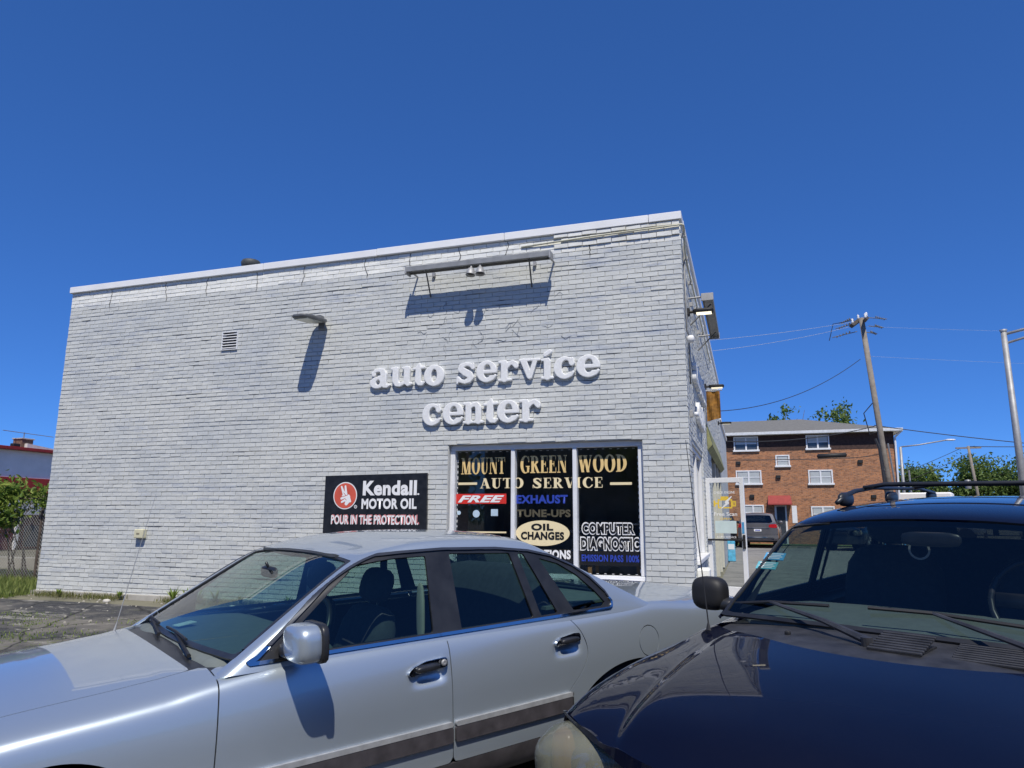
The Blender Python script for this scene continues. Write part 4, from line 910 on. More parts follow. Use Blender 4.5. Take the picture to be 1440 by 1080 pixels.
    c.panel('rear_glass', S, rw - .02, M_GLASS_CAR, 0, -.006); c.panel('rear_glass_seal', S, I(rw, .022 - rw), M_TRIM, .01, .001)
    dlo = [(1.10, .935), (1.095, .95), (1.14, .968), (1.37, 1.138), (1.54, 1.262), (1.65, 1.318), (1.72, 1.342), (1.90, 1.350), (2.16, 1.352), (2.51, 1.335), (2.74, 1.308), (2.90, 1.27), (3.05, 1.205), (3.16, 1.13), (3.25, 1.04), (3.285, .975), (3.275, .945), (3.25, .932)]
    dl = I(sdp(X, Z, dlo), side)
    glass = {'front_glass': [(1.345, .955), (1.345, 1.075), (1.48, 1.178), (1.59, 1.26), (1.65, 1.305), (1.86, 1.322), (2.05, 1.322), (2.015, .955)],
             'rear_door_glass': [(2.18, .952), (2.195, 1.325), (2.60, 1.303), (2.645, 1.2), (2.685, .955)][:2] + [(2.60, 1.303), (2.665, .955)],
             'vent_glass': [(2.715, .955), (2.655, 1.299), (2.70, 1.293), (2.845, .957)],
             'quarter_glass': [(2.80, 1.262), (2.94, 1.222), (3.06, 1.15), (3.17, 1.05), (3.232, .975), (3.20, .958), (2.965, .957)]}
    for s, sd in ((1, near), (-1, far)):
        gl = I(U(*[sdp(X, Z, q) for q in glass.values()]), side)
        c.panel('chrome_surround', S, I(sd, side, dl + .002, .013 - dl, Z - .90, 1.0 - Z), M_CHROME, .012, .006); c.panel('drip_rail', S, I(sd, side, dl + .001, .011 - dl, Z - 1.0), M_DCHROME, .012, .005)
        c.panel('window_trim', S, I(sd, dl - .010, .001 - gl), M_TRIM, .012, -.004)
        for nm, q in glass.items():
            c.panel(nm, S, I(sd, side, sdp(X, Z, q) + .006), M_GLASS_CAR, 0, -.014)
    drip = I(np.abs(dl + .034) - .0022)
    c.panel('roof', S, I(-ws - .002, -rw - .002, -dl - .004, U(Z - .908, inset - .035), Z - .885, U(-(R(X, Y) - .006 - WS(X, Y)), .086 - inset, X - 2.2)), M_SILVER, .008)
    c.panel('headliner', S, I(-ws - .03, -rw - .03, -dl - .02, Z - .95), M_DASH, 0, -.035)
    # interior
    MB().superbox((1.28, 0, .87), (.33, .80, .085), 6, 16).build('dashboard', M_DASH, root, True)
    for y in (-.38, .38): seat(root, 1.74, y, .47, .24, M_CLOTH)
    seat(root, 2.85, 0, .60, .62, M_CLOTH, .35, False); MB().box(2.95, 3.62, -.68, .68, .935, .955).build('parcel_shelf', M_DASH, root)
    sw_ = MB(); k = 24
    ctr = Vector((1.58, -.38, .93)); a_, b_ = Vector((0, 1, 0)), Vector((.42, 0, .9)).normalized()
    sw_.tube([ctr + (a_ * math.cos(2 * math.pi * i / k) + b_ * math.sin(2 * math.pi * i / k)) * .19 for i in range(k + 1)], .014, 8, False).obox(ctr, (a_, b_, a_.cross(b_)), (.17, .03, .012)); sw_.build('steering_wheel', M_TRIM, root, True)
    MB().superbox((1.50, 0, 1.235), (.012, .12, .032), 4, 10).tube([(1.50, 0, 1.25), (1.48, 0, 1.29)], .008, 6).build('inner_mirror', M_TRIM, root, True)
    for s in (-1, 1): MB().obox((1.72, s * .34, 1.315), ((.95, 0, -.3), (0, 1, 0), (.3, 0, .95)), (.075, .2, .008)).build('sun_visor', M_CLOTH, root)
    MB().obox((1.13, .26, .972), ((1, .2, .1), (-.2, 1, 0), (0, 0, 1)), (.05, .035, .002)).build('paper_on_dash', mat('pale_paper', (.62, .72, .62), .7), root)
    for s in (-1, 1): MB().superbox((2.04, s * .74, 1.02), (.012, .035, .16), 3, 8).build('belt_strap', mat('beige_belt', (.42, .40, .35), .8), root, True)
    # mirrors
    for s in (-1,):
        m_ = MB().superbox((1.272, s * 1.085, 1.028), (.066, .110, .078), 3.6, 18).build('door_mirror', M_SILVER, root, True)
        MB().superbox((1.322, s * 1.085, 1.028), (.022, .114, .081), 5, 16).build('mirror_shell', M_TRIM, m_, True)
        MB().superbox((1.27, s * .955, .985), (.05, .06, .035), 3, 10).build('mirror_arm', M_TRIM, m_, True)
    # wipers, antenna
    for (a, b, d) in (((.955, .05, .965), (1.02, .55, .985), (1.03, .72, .95)), ((.955, -.55, .945), (1.0, -.1, .985), (1.01, .12, .985))):
        w = MB().tube([a, b], [.010, .006], 6).build('wiper_arm', M_BLACK, root); MB().tube([(b[0] - .01, b[1] - .25, b[2] - .0), (b[0] + .0, b[1], b[2] + .006), d], .007, 6).build('wiper_blade', M_RUBBER, w)
    MB().tube([(.86, .72, .90), (.875, .72, .96), (1.04, .70, 1.69)], [.010, .0028, .0012], 6).build('antenna', M_STEEL, root)

SD, SN_, SU = (.55854369, .82852334, .03972416), None, (-.02220521, -.03293839, .99921068)
S_O = Vector((-2.56842247, 1.73586266, -.09129345)) + Vector((-.82917783, .55898491, 0)) * .9875
car1 = thing('silver_sedan', 'silver blue four-door sedan parked across the front of the shop, nose to the left', 'car')
car1.matrix_world = frame(SD, SU, S_O); sedan(car1)

def suv(root, paint, lo=False, rails=True, wgl=None):
    c = Car(root); LEN = 4.75; wgl = wgl or M_GLASS_SUV; q = 3. if lo else 1.
    def W(x, z):
        w = .905 - .012 * ((x - 2.2) / 1.8) ** 2 - .10 * np.clip((.55 - x) / .5, 0, 1) ** 2 - .05 * np.clip((x - 4.3) / .45, 0, 1) ** 2
        return w - .38 * np.clip(z - .72, 0, 1) ** 2 - .6 * np.clip(.5 - z, 0, 1) ** 2 + .02 * np.exp(-((x - .95) / .42) ** 4) * np.clip(1 - ((z - .7) / .35) ** 2, 0, 1)
    crease = lambda x: .49 + .135 * np.clip(x, 0, 1)
    def H(x, y):
        h = ip(x, [(0, .80), (.08, .85), (.2, .92), (.35, .965), (.6, 1.01), (.9, 1.045), (1.3, 1.085), (1.6, 1.09), (4.7, 1.09)])
        b = .024 / (1 + np.exp((np.abs(y) - crease(x)) / .011)) * np.clip((x - .05) / .10, 0, 1) * np.clip((1.2 - x) / .2, 0, 1)
        return h - (.050 - .030 * np.clip((x - 1.4) / .4, 0, 1)) * (np.abs(y) / .80) ** 2 + b
    xn = lambda y, z: .10 + .22 * (np.abs(y) / .86) ** 3 - .10 * np.clip(.86 - z, 0, .3) + .06 * np.clip(z - .9, 0, 1) - .04
    xt = lambda y, z: LEN - .10 * (np.abs(y) / .88) ** 4 - .30 * np.clip(z - 1.1, 0, 1)
    F = lambda x, y, z: smax(smax(np.abs(y) - W(x, z), z - H(x, y), .05), .28 - z, .04)
    xs = np.arange(0., LEN + .01, .025 * q)
    pt = [(.88, z) for z in np.arange(.28, 1.0, .022 * q)] + [(y, 1.05) for y in np.arange(.88, 0, -.022 * (q if lo else .6))] + [(0, 1.05)]
    half = [math.atan2(z - .6, y) for y, z in pt]; ang = np.array(half + [math.pi - a for a in half[-2::-1]])
    P = crosssec(F, xs, ang, .6); n1 = normals(P); n1 = n1 if n1[len(xs) // 2, 3, 1] > 0 else -n1
    L = (P, n1); X, Y, Z = P[..., 0], P[..., 1], P[..., 2]; AY = np.abs(Y); near, far = Y, -Y; g = .003
    Wg = lambda z: .80 - .33 * (np.maximum(z, 1.05) - 1.09)
    WS = lambda x, y: 1.125 + .72 * (x - 1.33) - .05 * (np.abs(y) / .78) ** 2
    R = lambda x, y: ip(x, [(1.5, 1.30), (1.8, 1.495), (1.88, 1.52), (2.1, 1.558), (2.5, 1.588), (3.2, 1.60), (4.4, 1.575), (4.8, 1.54)]) - .035 * (np.abs(y) / .6) ** 2.2
    nose = X - xn(Y, Z); tail = xt(Y, Z) - X; xh = .88 + .38 * (AY / .75) ** 2; hc = AY - (.775 + .02 * np.clip(X, 0, 1)); outside = AY - Wg(Z) + .03
    fa = np.hypot(X - .93, Z - .36) - .43; ra = np.hypot(X - 3.75, Z - .36) - .43; top = Z - .80
    c.panel('hood', L, I(-hc, xh - X, nose, top), paint)
    c.panel('cowl', L, I(X - xh - .004, 1.47 - X, U(hc * 0 - (AY - .74), -9 + X * 0), Z - .9), M_COWL, 0, -.004)
    for s, sd in ((1, near), (-1, far)):
        c.panel('fender', L, I(sd, U(hc - .004, .80 - Z), 1.36 - X, fa, nose, U(hc, .80 - Z), U(AY - .745, .8 - Z, xh - X), Z - .45), paint)
        c.panel('front_door', L, I(sd, X - 1.367, 2.42 - X, Z - .45, U(outside, I(AY - .735, 1.62 - X))), paint); c.panel('rear_door', L, I(sd, X - 2.427, 3.40 - X, Z - .45, outside, ra), paint)
        c.panel('quarter_panel', L, I(sd, X - 3.407, ra, tail, Z - .45, outside), paint)
        c.panel('body_cladding', L, I(sd, .445 - Z, fa, ra, X - .3, tail), M_SATIN)
        for x0, x1 in ((1.40, 2.40), (2.45, 3.3)): c.panel('side_moulding', L, I(sd, X - x0, x1 - X, Z - .62, .68 - Z, ra - .02), M_SATIN, .015, .015)
        for hx in (2.27, 3.22): MB().superbox((hx, s * .895, .95), (.085, .02, .022), 4, 8).build('door_handle', M_TRIM, root, True)
    c.panel('inner_body', L, I(fa, ra, U(AY - .66, 1.4 - X), Z - .30, nose - .05, tail - .05), M_BLACK, 0, -.04)
    for x in (.93, 3.75):
        for s in (-1, 1): MB().lathe([(0, .42), (.26, .42), (.26, 0)], (x, s * .86, .38), (0, -s, 0), 24).build('wheel_well', M_BLACK, root, True); c.wheel(x, s * .90, .365, M_STEEL)
    MB().box(.3, 4.6, -.74, .74, .25, .32).build('floor_pan', M_BLACK, root)
    # front face
    ys, zs = np.arange(-.88, .881, .02 * q), np.arange(.30, .93, .02 * q); Yf, Zf = np.meshgrid(ys, zs, indexing='ij')
    PF = np.stack([xn(Yf, Zf), Yf, Zf], -1); nF = normals(PF); nF = nF if nF[5, 5, 0] < 0 else -nF; SF = (PF, nF); ok = I(W(xn(Yf, Zf), Zf) - np.abs(Yf) + .004, H(xn(Yf, Zf), Yf) - Zf + .004)
    hl = sdp(np.abs(Yf), Zf, [(.40, .62), (.42, .80), (.56, .835), (.90, .86), (.90, .60), (.66, .60)]); gr = sdp(np.abs(Yf), Zf, [(-.1, .62), (-.1, .80), (.38, .79), (.36, .62)])
    hl2 = sdp(np.abs(Yf), Zf, [(.40, .62), (.42, .80), (.56, .835), (.90, .86), (.90, .60), (.66, .60)]) 
    c.panel('front_bumper', SF, I(ok, .585 - Zf), paint, .01, .03); c.panel('front_fascia', SF, I(ok, Zf - .59, -hl, -gr, .865 - Zf), paint, .01)
    c.panel('grille', SF, I(ok, gr), M_TRIM, 0, -.03)
    mb = MB()
    for k in range(4): mb.box(.02, .05, -.36, .36, .645 + k * .035, .655 + k * .035)
    mb.build('grille_bars', M_CHROME if not lo else M_TRIM, root)
    for s in (-1, 1):
        xl = .25
        h = MB().superbox((.225, s * .675, .735), (.125, .20, .116), 3.2, 22, ((.92, s * .38, .10), (-s * .38, .92, 0), (-.1, 0, .99))).build('headlight', M_HAZE, root, True)
        MB().lathe([(.0, .075), (.03, .07), (.07, .045), (.09, .02), (.07, .016), (.04, .016), (.035, 0)], (.165, s * .655, .74), (1, 0, 0), 20).build('reflector_bowl', M_CHROME, h, True)
        MB().superbox((.235, s * .80, .735), (.05, .05, .085), 4, 10).build('turn_signal', mat('amber_lens', (.22, .11, .04), .3, coat=.5), h, True); MB().box(.27, .30, s * .70 - .14, s * .70 + .14, .64, .83).build('lamp_housing', mat('housing_grey', (.10, .10, .095), .6), h)
        mb = MB()
        for k in range(6): mb.box(.20 + .008 * k, .262, s * (.58 + .045 * k) - .003, s * (.58 + .045 * k) + .003, .645, .825)
        mb.build('reflector_ribs', M_STEEL, h)
    # rear face
    zs = np.arange(.34, 1.60, .02 * q); Yt, Zt = np.meshgrid(ys, zs, indexing='ij'); PT = np.stack([xt(Yt, Zt), Yt, Zt], -1); nT = normals(PT); nT = nT if nT[5, 5, 0] > 0 else -nT; ST = (PT, nT)
    hw = np.where(Zt < 1.07, W(xt(Yt, Zt), Zt), Wg(Zt)); ok = I(hw - np.abs(Yt) + .004, R(xt(Yt, Zt), Yt) - Zt)
    rg = sdp(np.abs(Yt), Zt, [(-.1, 1.12), (-.1, 1.47), (.56, 1.45), (.66, 1.14), (.5, 1.11)]); tl = sdp(np.abs(Yt), Zt, [(.46, .93), (.50, 1.05), (.90, 1.09), (.90, .90), (.66, .90)])
    c.panel('tailgate', ST, I(ok, Zt - .60, -rg, -tl), paint, .01); c.panel('rear_bumper', ST, I(ok, .595 - Zt, Zt - .42), paint, .01, .04); c.panel('bumper_cover', ST, I(ok, .415 - Zt), M_SATIN, .01, .03)
    c.panel('rear_glass', ST, I(ok, rg - .004), M_GLASS_PRIV, 0, -.008)
    for s in (-1, 1): c.panel('tail_light', ST, I(ok, tl - .003, s * Yt), M_LENSR, .01, .01)
    if lo:
        pl_ = MB().box(LEN + .01, LEN + .02, -.16, .16, .74, .84).build('license_plate', M_VINYLW, root); MB().box(LEN + .021, LEN + .022, -.11, .11, .77, .81).build('plate_digits', M_VINYLB, pl_)
        MB().box(LEN, LEN + .02, -.5, .5, .885, .90).build('chrome_strip', M_CHROME, root); MB().box(LEN + .02, LEN + .06, -.7, .7, .46, .50).build('bumper_strip', M_CHROME, root)
    # greenhouse
    G_ = lambda x, y, z: smax(smax(np.abs(y) - Wg(z), z - R(x, y), .05), z - WS(x, y), .022)
    xs2 = np.arange(1.24, LEN - .02, .014 * q); half = [rad(a) for a in list(np.arange(5.5, 50, .7 * q)) + list(np.arange(50, 90, 2.5)) + [90]]; ang = np.array(half + [math.pi - a for a in half[-2::-1]])
    P2 = crosssec(G_, xs2, ang, .9); n2 = normals(P2); n2 = n2 if n2[len(xs2) // 2, 5, 1] > 0 else -n2; S = (P2, n2); X, Y, Z = P2[..., 0], P2[..., 1], P2[..., 2]; AY = np.abs(Y); near, far = Y, -Y
    inset = Wg(Z) - AY; tl2 = xt(Y, Z) - X; side = .032 - inset
    ws = I(inset - .022, X - (1.275 + .05 * (AY / .76) ** 2), 4 * (R(X, Y) - .004 - WS(X, Y)), 2.3 - X, .12 + 3 * (Z - WS(X, Y)))
    c.panel('windshield', S, ws - .016, wgl if not lo else M_GLASS_PRIV, 0, -.004); c.panel('windshield_seal', S, I(ws, .018 - ws), M_TRIM, .01, .002)
    dl = {'front_glass': [(1.62, 1.12), (1.66, 1.20), (1.93, 1.45), (2.02, 1.485), (2.36, 1.495), (2.38, 1.12)], 'rear_door_glass': [(2.46, 1.12), (2.46, 1.495), (3.22, 1.495), (3.36, 1.12)], 'quarter_glass': [(3.46, 1.12), (3.36, 1.49), (4.32, 1.47), (4.45, 1.12)]}
    gl = I(U(*[sdp(X, Z, v) for v in dl.values()]), side)
    for s, sd in ((1, near), (-1, far)):
        for nm, v in dl.items(): c.panel(nm, S, I(sd, side, sdp(X, Z, v)), (M_GLASS_CAR if nm == 'front_glass' else M_GLASS_CAR) if not lo else M_GLASS_PRIV, 0, -.006)
        c.panel('window_trim', S, I(sd, gl + .03, -gl, side), M_TRIM, .01, .003)
    c.panel('roof', S, I(-ws - .002, -gl - .002, tl2, Z - (1.06 - .03 * np.clip((X - 1.5) / .2, 0, 1)), U(-(R(X, Y) - .004 - WS(X, Y)), .026 - inset, X - 2.3)), paint, .01)
    c.panel('headliner', S, I(-ws - .03, -gl - .02, tl2, Z - 1.10), M_CLOTH, 0, -.045)
    if rails:
        for s in (-1, 1):
            r_ = MB().tube([(2.34, s * .585, 1.568), (2.46, s * .58, 1.605), (2.60, s * .575, 1.630), (2.9, s * .57, 1.648), (3.9, s * .57, 1.64), (4.25, s * .575, 1.61), (4.33, s * .58, 1.56)], [.013, .017, .013, .011, .011, .015, .013], 8).build('roof_rail', M_TRIM, root, True)
            for xx in (2.48, 3.3, 4.24): MB().superbox((xx, s * .585, 1.585), (.10, .022, .04), 3, 8).build('rail_foot', M_TRIM, r_, True)
        for xx in (2.74, 3.75): MB().tube([(xx, -.57, 1.648), (xx, -.45, 1.668), (xx, .45, 1.668), (xx, .57, 1.648)], .013, 8).build('cross_bar', M_TRIM, root, True)
    for s in (-1, 1):
        m_ = MB().superbox((1.52, s * .935, 1.135), (.062, .088, .080), 3.2, 18).build('door_mirror', M_BLACK if paint is M_NAVY else paint, root, True); MB().superbox((1.53, s * .86, 1.09), (.05, .07, .03), 3, 8).build('mirror_arm', M_TRIM, m_, True)
    if lo: return
    # cowl details
    for yc, w_ in ((-.055, .085), (-.37, .15), (-.62, .06)):
        x0, x1 = .985 + .3 * abs(yc) ** 1.5, 1.20; z = 1.075 - .04 * abs(yc); gmb = MB().box(x0, x1, yc - w_, yc + w_, z - .02, z + .004).build('cowl_vent', M_BLACK, root)
        n_s = 8
        for k in range(n_s): MB().box(x0 + (x1 - x0) * (k + .15) / n_s, x0 + (x1 - x0) * (k + .75) / n_s, yc - w_ - .004, yc + w_ + .004, z + .004 + .03 * k / n_s, z + .013 + .03 * k / n_s, .002).build('vent_slat', M_COWL, gmb)
    for piv, mid, tip, b0, b1 in (((1.05, .05, 1.095), (1.22, .27, 1.118), (1.375, .56, 1.145), (1.37, .30, 1.155), (1.41, .76, 1.115)), ((1.05, -.62, 1.075), (1.20, -.40, 1.115), (1.38, -.09, 1.165), (1.36, -.42, 1.15), (1.36, .14, 1.165))):
        w = MB().tube([piv, mid, tip], [.016, .011, .007], 6).lathe([(-.02, .02), (.012, .02), (.016, .0)], piv, (0, 0, 1), 12).build('wiper_arm', mat('worn_wiper', (.06, .06, .065), .35, .3, var=.4), root)
        MB().tube([b0, tip, b1], .008, 6).build('wiper_blade', M_RUBBER, w)
    MB().superbox((1.16, -.23, 1.083), (.01, .012, .01), 3, 6).build('washer_nozzle', M_BLACK, root); MB().superbox((1.13, .38, 1.068), (.01, .012, .01), 3, 6).build('washer_nozzle', M_BLACK, root)
    MB().tube([(1.12, .73, 1.035), (1.13, .735, 1.07), (1.22, .86, 1.88)], [.014, .0035, .0016], 6).build('antenna', M_BLACK, root)
    # interior
    MB().superbox((1.66, 0, 1.035), (.36, .72, .055), 6, 16).build('dashboard', M_DASH, root, True)
    for y in (-.36, .36): seat(root, 2.30, y, .76, .24, M_CLOTH)
    seat(root, 3.15, 0, .76, .60, M_CLOTH, .3, False)
    for y in (-.36, .36): MB().superbox((3.36, y, 1.36), (.05, .12, .08), 3, 8).build('rear_headrest', M_CLOTH, root, True)
    ctr = Vector((1.98, -.36, 1.16)); a_, b_ = Vector((0, 1, 0)), Vector((.4, 0, .9)).normalized(); k = 24
    MB().tube([ctr + (a_ * math.cos(2 * math.pi * i / k) + b_ * math.sin(2 * math.pi * i / k)) * .19 for i in range(k + 1)], .014, 8, False).obox(ctr, (a_, b_, a_.cross(b_)), (.17, .03, .012)).build('steering_wheel', M_TRIM, root, True)
    MB().superbox((1.80, 0, 1.42), (.012, .12, .032), 4, 10).build('inner_mirror', M_TRIM, root, True)
    field_mesh('ring_charm', lambda a, b: I(ell(a, b, 0, 0, .045, .045), -ell(a, b, 0, 0, .036, .036)), -.05, .05, -.05, .05, .003, M_STEEL, root, T=lambda a, b, d: (1.84, .06 + a, 1.37 + b))
    nrm = Vector((-.72, 0, 1)).normalized(); tx = Vector((1, 0, .72)).normalized()
    for (x, y, z, cc) in ((1.672, .660, 1.314, (.10, .36, .62)), (1.617, .677, 1.274, (.14, .50, .55))):
        st_ = MB().obox((x, y, z + .004), ((0, 1, 0), tx, nrm), (.050, .026, .0015)).build('windshield_sticker', mat('city_sticker', (.10, .36, .60), .5, var=.1) if cc[0] < .12 else mat('teal_sticker', (.14, .46, .52), .5, var=.1), root)
        mb = MB()
        for k in range(4): mb.obox(Vector((x, y, z + .004)) + tx * (-.016 + .011 * k) + nrm * .002, ((0, 1, 0), tx, nrm), (.03 + .01 * (k % 2), .0025, .0008))
        mb.build('sticker_print', M_VINYLW, st_)
    # chrome dust line and fender seam
VD = (.43808812, .89821375, .03592855); VU = (0, -.03996804, .99920096)
car2 = thing('navy_suv', 'dark navy SUV with roof rack facing the camera at the lower right', 'car')
car2.matrix_world = frame(VD, VU, (-.03, 2.0819984, -.06276005)); suv(car2, M_NAVY)
def place_car(name, label, x, y, heading, paint, sc=1.):
    t = thing(name, label, 'car'); D = (-math.sin(heading), -math.cos(heading), 0)       # local x runs from the nose to the tail
    t.matrix_world = frame(D, (0, 0, 1), (x, y, GZ)); suv(t, paint, True, False); return t
place_car('parked_suv', 'grey SUV seen from behind, parked in front of the orange brick apartments', .62, 39.4, 0.06, M_GREYCAR)
place_car('parked_suv', 'dark blue SUV mostly hidden behind the open glass door, left of the grey SUV', -1.50, 41.5, 0.0, M_DARKCAR)
place_car('parked_suv', 'dark parked car facing this way, seen through the near end of the navy windshield', 3.5, 33.0, math.pi + .5, M_DARKCAR)
place_car('parked_suv', 'pale parked car far off, seen through the navy SUV beside the driver headrest', 10.4, 32.0, math.pi + .7, mat('pale_paint', (.45, .46, .46), .3, .2))
# ---------------------------------------------------------------- brick apartment building behind
ax0, ax1, ay, az = Q * -1.75, Q * 8.93, Q * 50, GZ + Q * 7.05
apt = thing('apartment_building', 'orange brick apartment block with grey hipped roof and white double windows', 'building', (ax0, ay, GZ))
def am(mb, name, m, parent=apt, sm=False): return mesh(name, [(p[0] - ax0, p[1] - ay, p[2] - GZ) for p in mb.v], mb.f, m, parent, sm)
am(MB().box(ax0, ax1, ay, ay + 9, GZ - .2, az), 'wall', M_FARBRICK)
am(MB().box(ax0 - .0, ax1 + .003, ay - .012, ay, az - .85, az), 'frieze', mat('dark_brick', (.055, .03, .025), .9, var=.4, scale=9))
am(MB().box(ax0 - .3, ax1 + .3, ay - .35, ay + 9.3, az, az + .05), 'soffit', M_FRAME)
mb = MB().box(ax0 - .32, ax1 + .34, ay - .42, ay - .33, az - .0, az + .15, .01).box(ax1 + .32, ax1 + .4, ay - .42, ay + 9.3, az, az + .15, .01); am(mb, 'gutter', mat('gutter_white', (.62, .64, .66), .5))
e0, e1, f0, f1, h = ax0 - .3, ax1 + .33, ay - .35, ay + 9.3, 1.15
rv = [(e0, f0, az + .12), (e1, f0, az + .12), (e1, f1, az + .12), (e0, f1, az + .12), (e0 + .6, (f0 + f1) / 2 - 1, az + h + .12), (ax0 + 4.6, (f0 + f1) / 2 - 1, az + h + .12)]
am(MB().add(rv, [(0, 1, 5, 4), (1, 2, 5), (2, 3, 4, 5), (3, 0, 4)]), 'roof', M_SHINGLE)
am(MB().tube([(ax0 + .25, ay - .08, az - .1), (ax0 + .25, ay - .08, az - 4), (ax0 + .35, ay - .08, GZ + .2)], .06, 6), 'downspout', M_FRAME)
am(MB().tube([(ax1 + .36, ay - .38, az + .02), (ax1 + .05, ay - .08, az - .3), (ax1 - .05, ay - .06, GZ)], .05, 6), 'downspout', M_FRAME)
M_BLIND = mat('window_blind', (.42, .45, .46), .5, var=.05); M_PANE = mat('dark_pane', (.05, .06, .075), .12, var=.2, coat=.5)
def awin(x0, x1, z0, z1, double=True):
    X0, X1, Z0, Z1 = Q * x0, Q * x1, GZ + Q * z0, GZ + Q * z1
    w = am(MB().box(X0, X1, ay - .05, ay + .02, Z1 - .07, Z1, .008).box(X0, X0 + .07, ay - .05, ay + .02, Z0 + .062, Z1 - .072).box(X1 - .07, X1, ay - .05, ay + .02, Z0 + .062, Z1 - .072), 'window', M_FRAME)
    am(MB().box(X0 - .05, X1 + .05, ay - .10, ay + .02, Z0 - .04, Z0 + .06, .01), 'sill', M_FRAME, w)
    n = 2 if double else 1; wd = (X1 - X0 - .14) / n
    for i in range(n):
        a, b = X0 + .07 + i * wd, X0 + .07 + (i + 1) * wd
        if i: am(MB().box(a - .04, a + .04, ay - .055, ay - .004, Z0 + .062, Z1 - .072), 'mullion', M_FRAME, w)
        zm = (Z0 + Z1) / 2
        am(MB().box(a + .03, b - .03, ay - .022, ay - .013, zm + .02, Z1 - .075), 'pane', M_BLIND, w); am(MB().box(a + .03, b - .03, ay - .018, ay - .013, Z0 + .065, zm - .02), 'pane', M_PANE if z0 > 5 else M_BLIND, w)
        am(MB().box(a + .02, b - .02, ay - .035, ay - .023, zm - .02, zm + .02), 'meeting_rail', M_FRAME, w)
for a in ((-.73, .84, 6.04, 7.0), (3.78, 5.19, 6.05, 6.98), (-.69, .92, 3.83, 4.75), (3.78, 5.24, 3.79, 4.72), (-.40, .95, 1.5, 2.5), (3.8, 5.2, 1.4, 2.4)): awin(*a)
awin(1.85, 2.72, 4.97, 5.73, False)
for x, z in ((-.5, 5.25), (6.9, 5.2), (1.95, 4.3), (.25, 3.05), (7.5, 3.0)): am(MB().box(Q * x - .12, Q * x + .12, ay - .10, ay, GZ + Q * z - .09, GZ + Q * z + .09, .02), 'wall_vent', M_BLACK)
am(MB().add([(Q * 1.25, ay, GZ + Q * 3.1), (Q * 2.61, ay, GZ + Q * 3.1), (Q * 2.66, ay - .55, GZ + Q * 2.56), (Q * 1.2, ay - .55, GZ + Q * 2.56), (Q * 1.2, ay - .55, GZ + Q * 2.48), (Q * 2.66, ay - .55, GZ + Q * 2.48), (Q * 1.25, ay, GZ + Q * 2.5), (Q * 2.61, ay, GZ + Q * 2.5)], [(0, 3, 2, 1), (3, 4, 5, 2), (0, 6, 4, 3), (1, 2, 5, 7)]), 'awning', mat('red_awning', (.27, .04, .035), .7, var=.15))
dd = am(MB().box(Q * 1.6, Q * 2.33, ay - .03, ay, GZ, GZ + Q * 2.46), 'door', M_FRAME); am(MB().box(Q * 1.6 + .1, Q * 2.33 - .08, ay - .05, ay - .032, GZ + .05, GZ + Q * 2.38), 'door_panel', M_PANE, dd)
am(MB().box(Q * 2.65, Q * 2.95, ay - .02, ay, GZ + 1.1, GZ + 2.0), 'mail_panel', M_FRAME)
sheet('grass_verge', -4, 14, 38.9, 41, .012, mat('verge_grass', (.09, .13, .035), .95, var=.3, scale=5), 1.)

# ---------------------------------------------------------------- poles, wires
def M2(p): return Vector(M(*p))
def pole(top, base, r0, r1, label, arms=()):
    b = M2(base); t = M2(top); o = thing('utility_pole', label, 'utility pole', b)
    MB().tube([(0, 0, -.3), (t - b) * .5, t - b], [r0, (r0 + r1) / 2, r1], 12).build('pole_shaft', M_WOOD, o, True); return o, b, t
P1, b1, t1 = pole((5.86, 38, 11.45), (6.62, 38, 0), .125, .10, 'tall leaning wooden utility pole with a pair of cross-arms before the brick apartments')
rel = t1 - b1
dkw = mat('dark_wood', (.06, .05, .042), .8, var=.3)
for p_, q_ in (((-.48, -.6, -.45), (.02, .6, .08)), ((.04, -.6, -.25), (.30, .6, .14))):
    p_, q_ = rel + Vector(p_), rel + Vector(q_); a = MB().tube([p_, q_], .10, 4).build('cross_arm', dkw, P1)
    for t in (.15, .85): MB().lathe([(0, .03), (.05, .06), (.09, .03), (.14, .055), (.2, .0)], p_.lerp(q_, t) + Vector((0, 0, .08)), (0, 0, 1), 8).build('insulator', M_FRAME, a, True)
mb = MB()
for dx, dz, l in ((-.25, -.2, -.7), (-.2, -.55, -.9), (.25, .0, .75), (.25, -.35, .6), (.1, -.6, .5), (-.3, -.0, -.5)):
    n = 5
    for i in range(n): mb.lathe([(0, .0), (.02, .06), (.06, .02)], rel + Vector((dx + l * (.35 + .6 * i / n), .1 * i, dz + .1 * l * (1 if dx < 0 else -.2) * i / n)), (1, 0, 0), 6)
    mb.tube([rel + Vector((dx, 0, dz)), rel + Vector((dx + l, .4, dz + .1 * l * (1 if dx < 0 else -.2)))], .018, 4)
mb.build('insulator_string', M_GREYMETAL, P1)
mb = MB().tube([rel * .98 + Vector((-.3, -.1, .1)), rel * .98 + Vector((-1.1, -.1, .0)), rel * .97 + Vector((-1.3, -.1, -.6))], .015, 4); mb.tube([rel * .62 + Vector((-.15, -.2, 0)), rel * .60 + Vector((-.5, -.2, -.2)), rel * .52 + Vector((-.4, -.2, -.3)), rel * .5 + Vector((-.1, -.2, 0))], .02, 4)
mb.tube([rel * .47 + Vector((-.25, -.2, 0)), rel * .42 + Vector((-.18, -.22, .1)), rel * .25 + Vector((-.2, -.22, 0)), Vector((-.2, -.2, 0))], .05, 6); mb.build('pole_cabling', M_WIRE, P1)
MB().tube([(.22, -.1, 0), rel * .45 + Vector((.18, -.1, 0))], .035, 6).build('riser_conduit', M_GREYMETAL, P1)
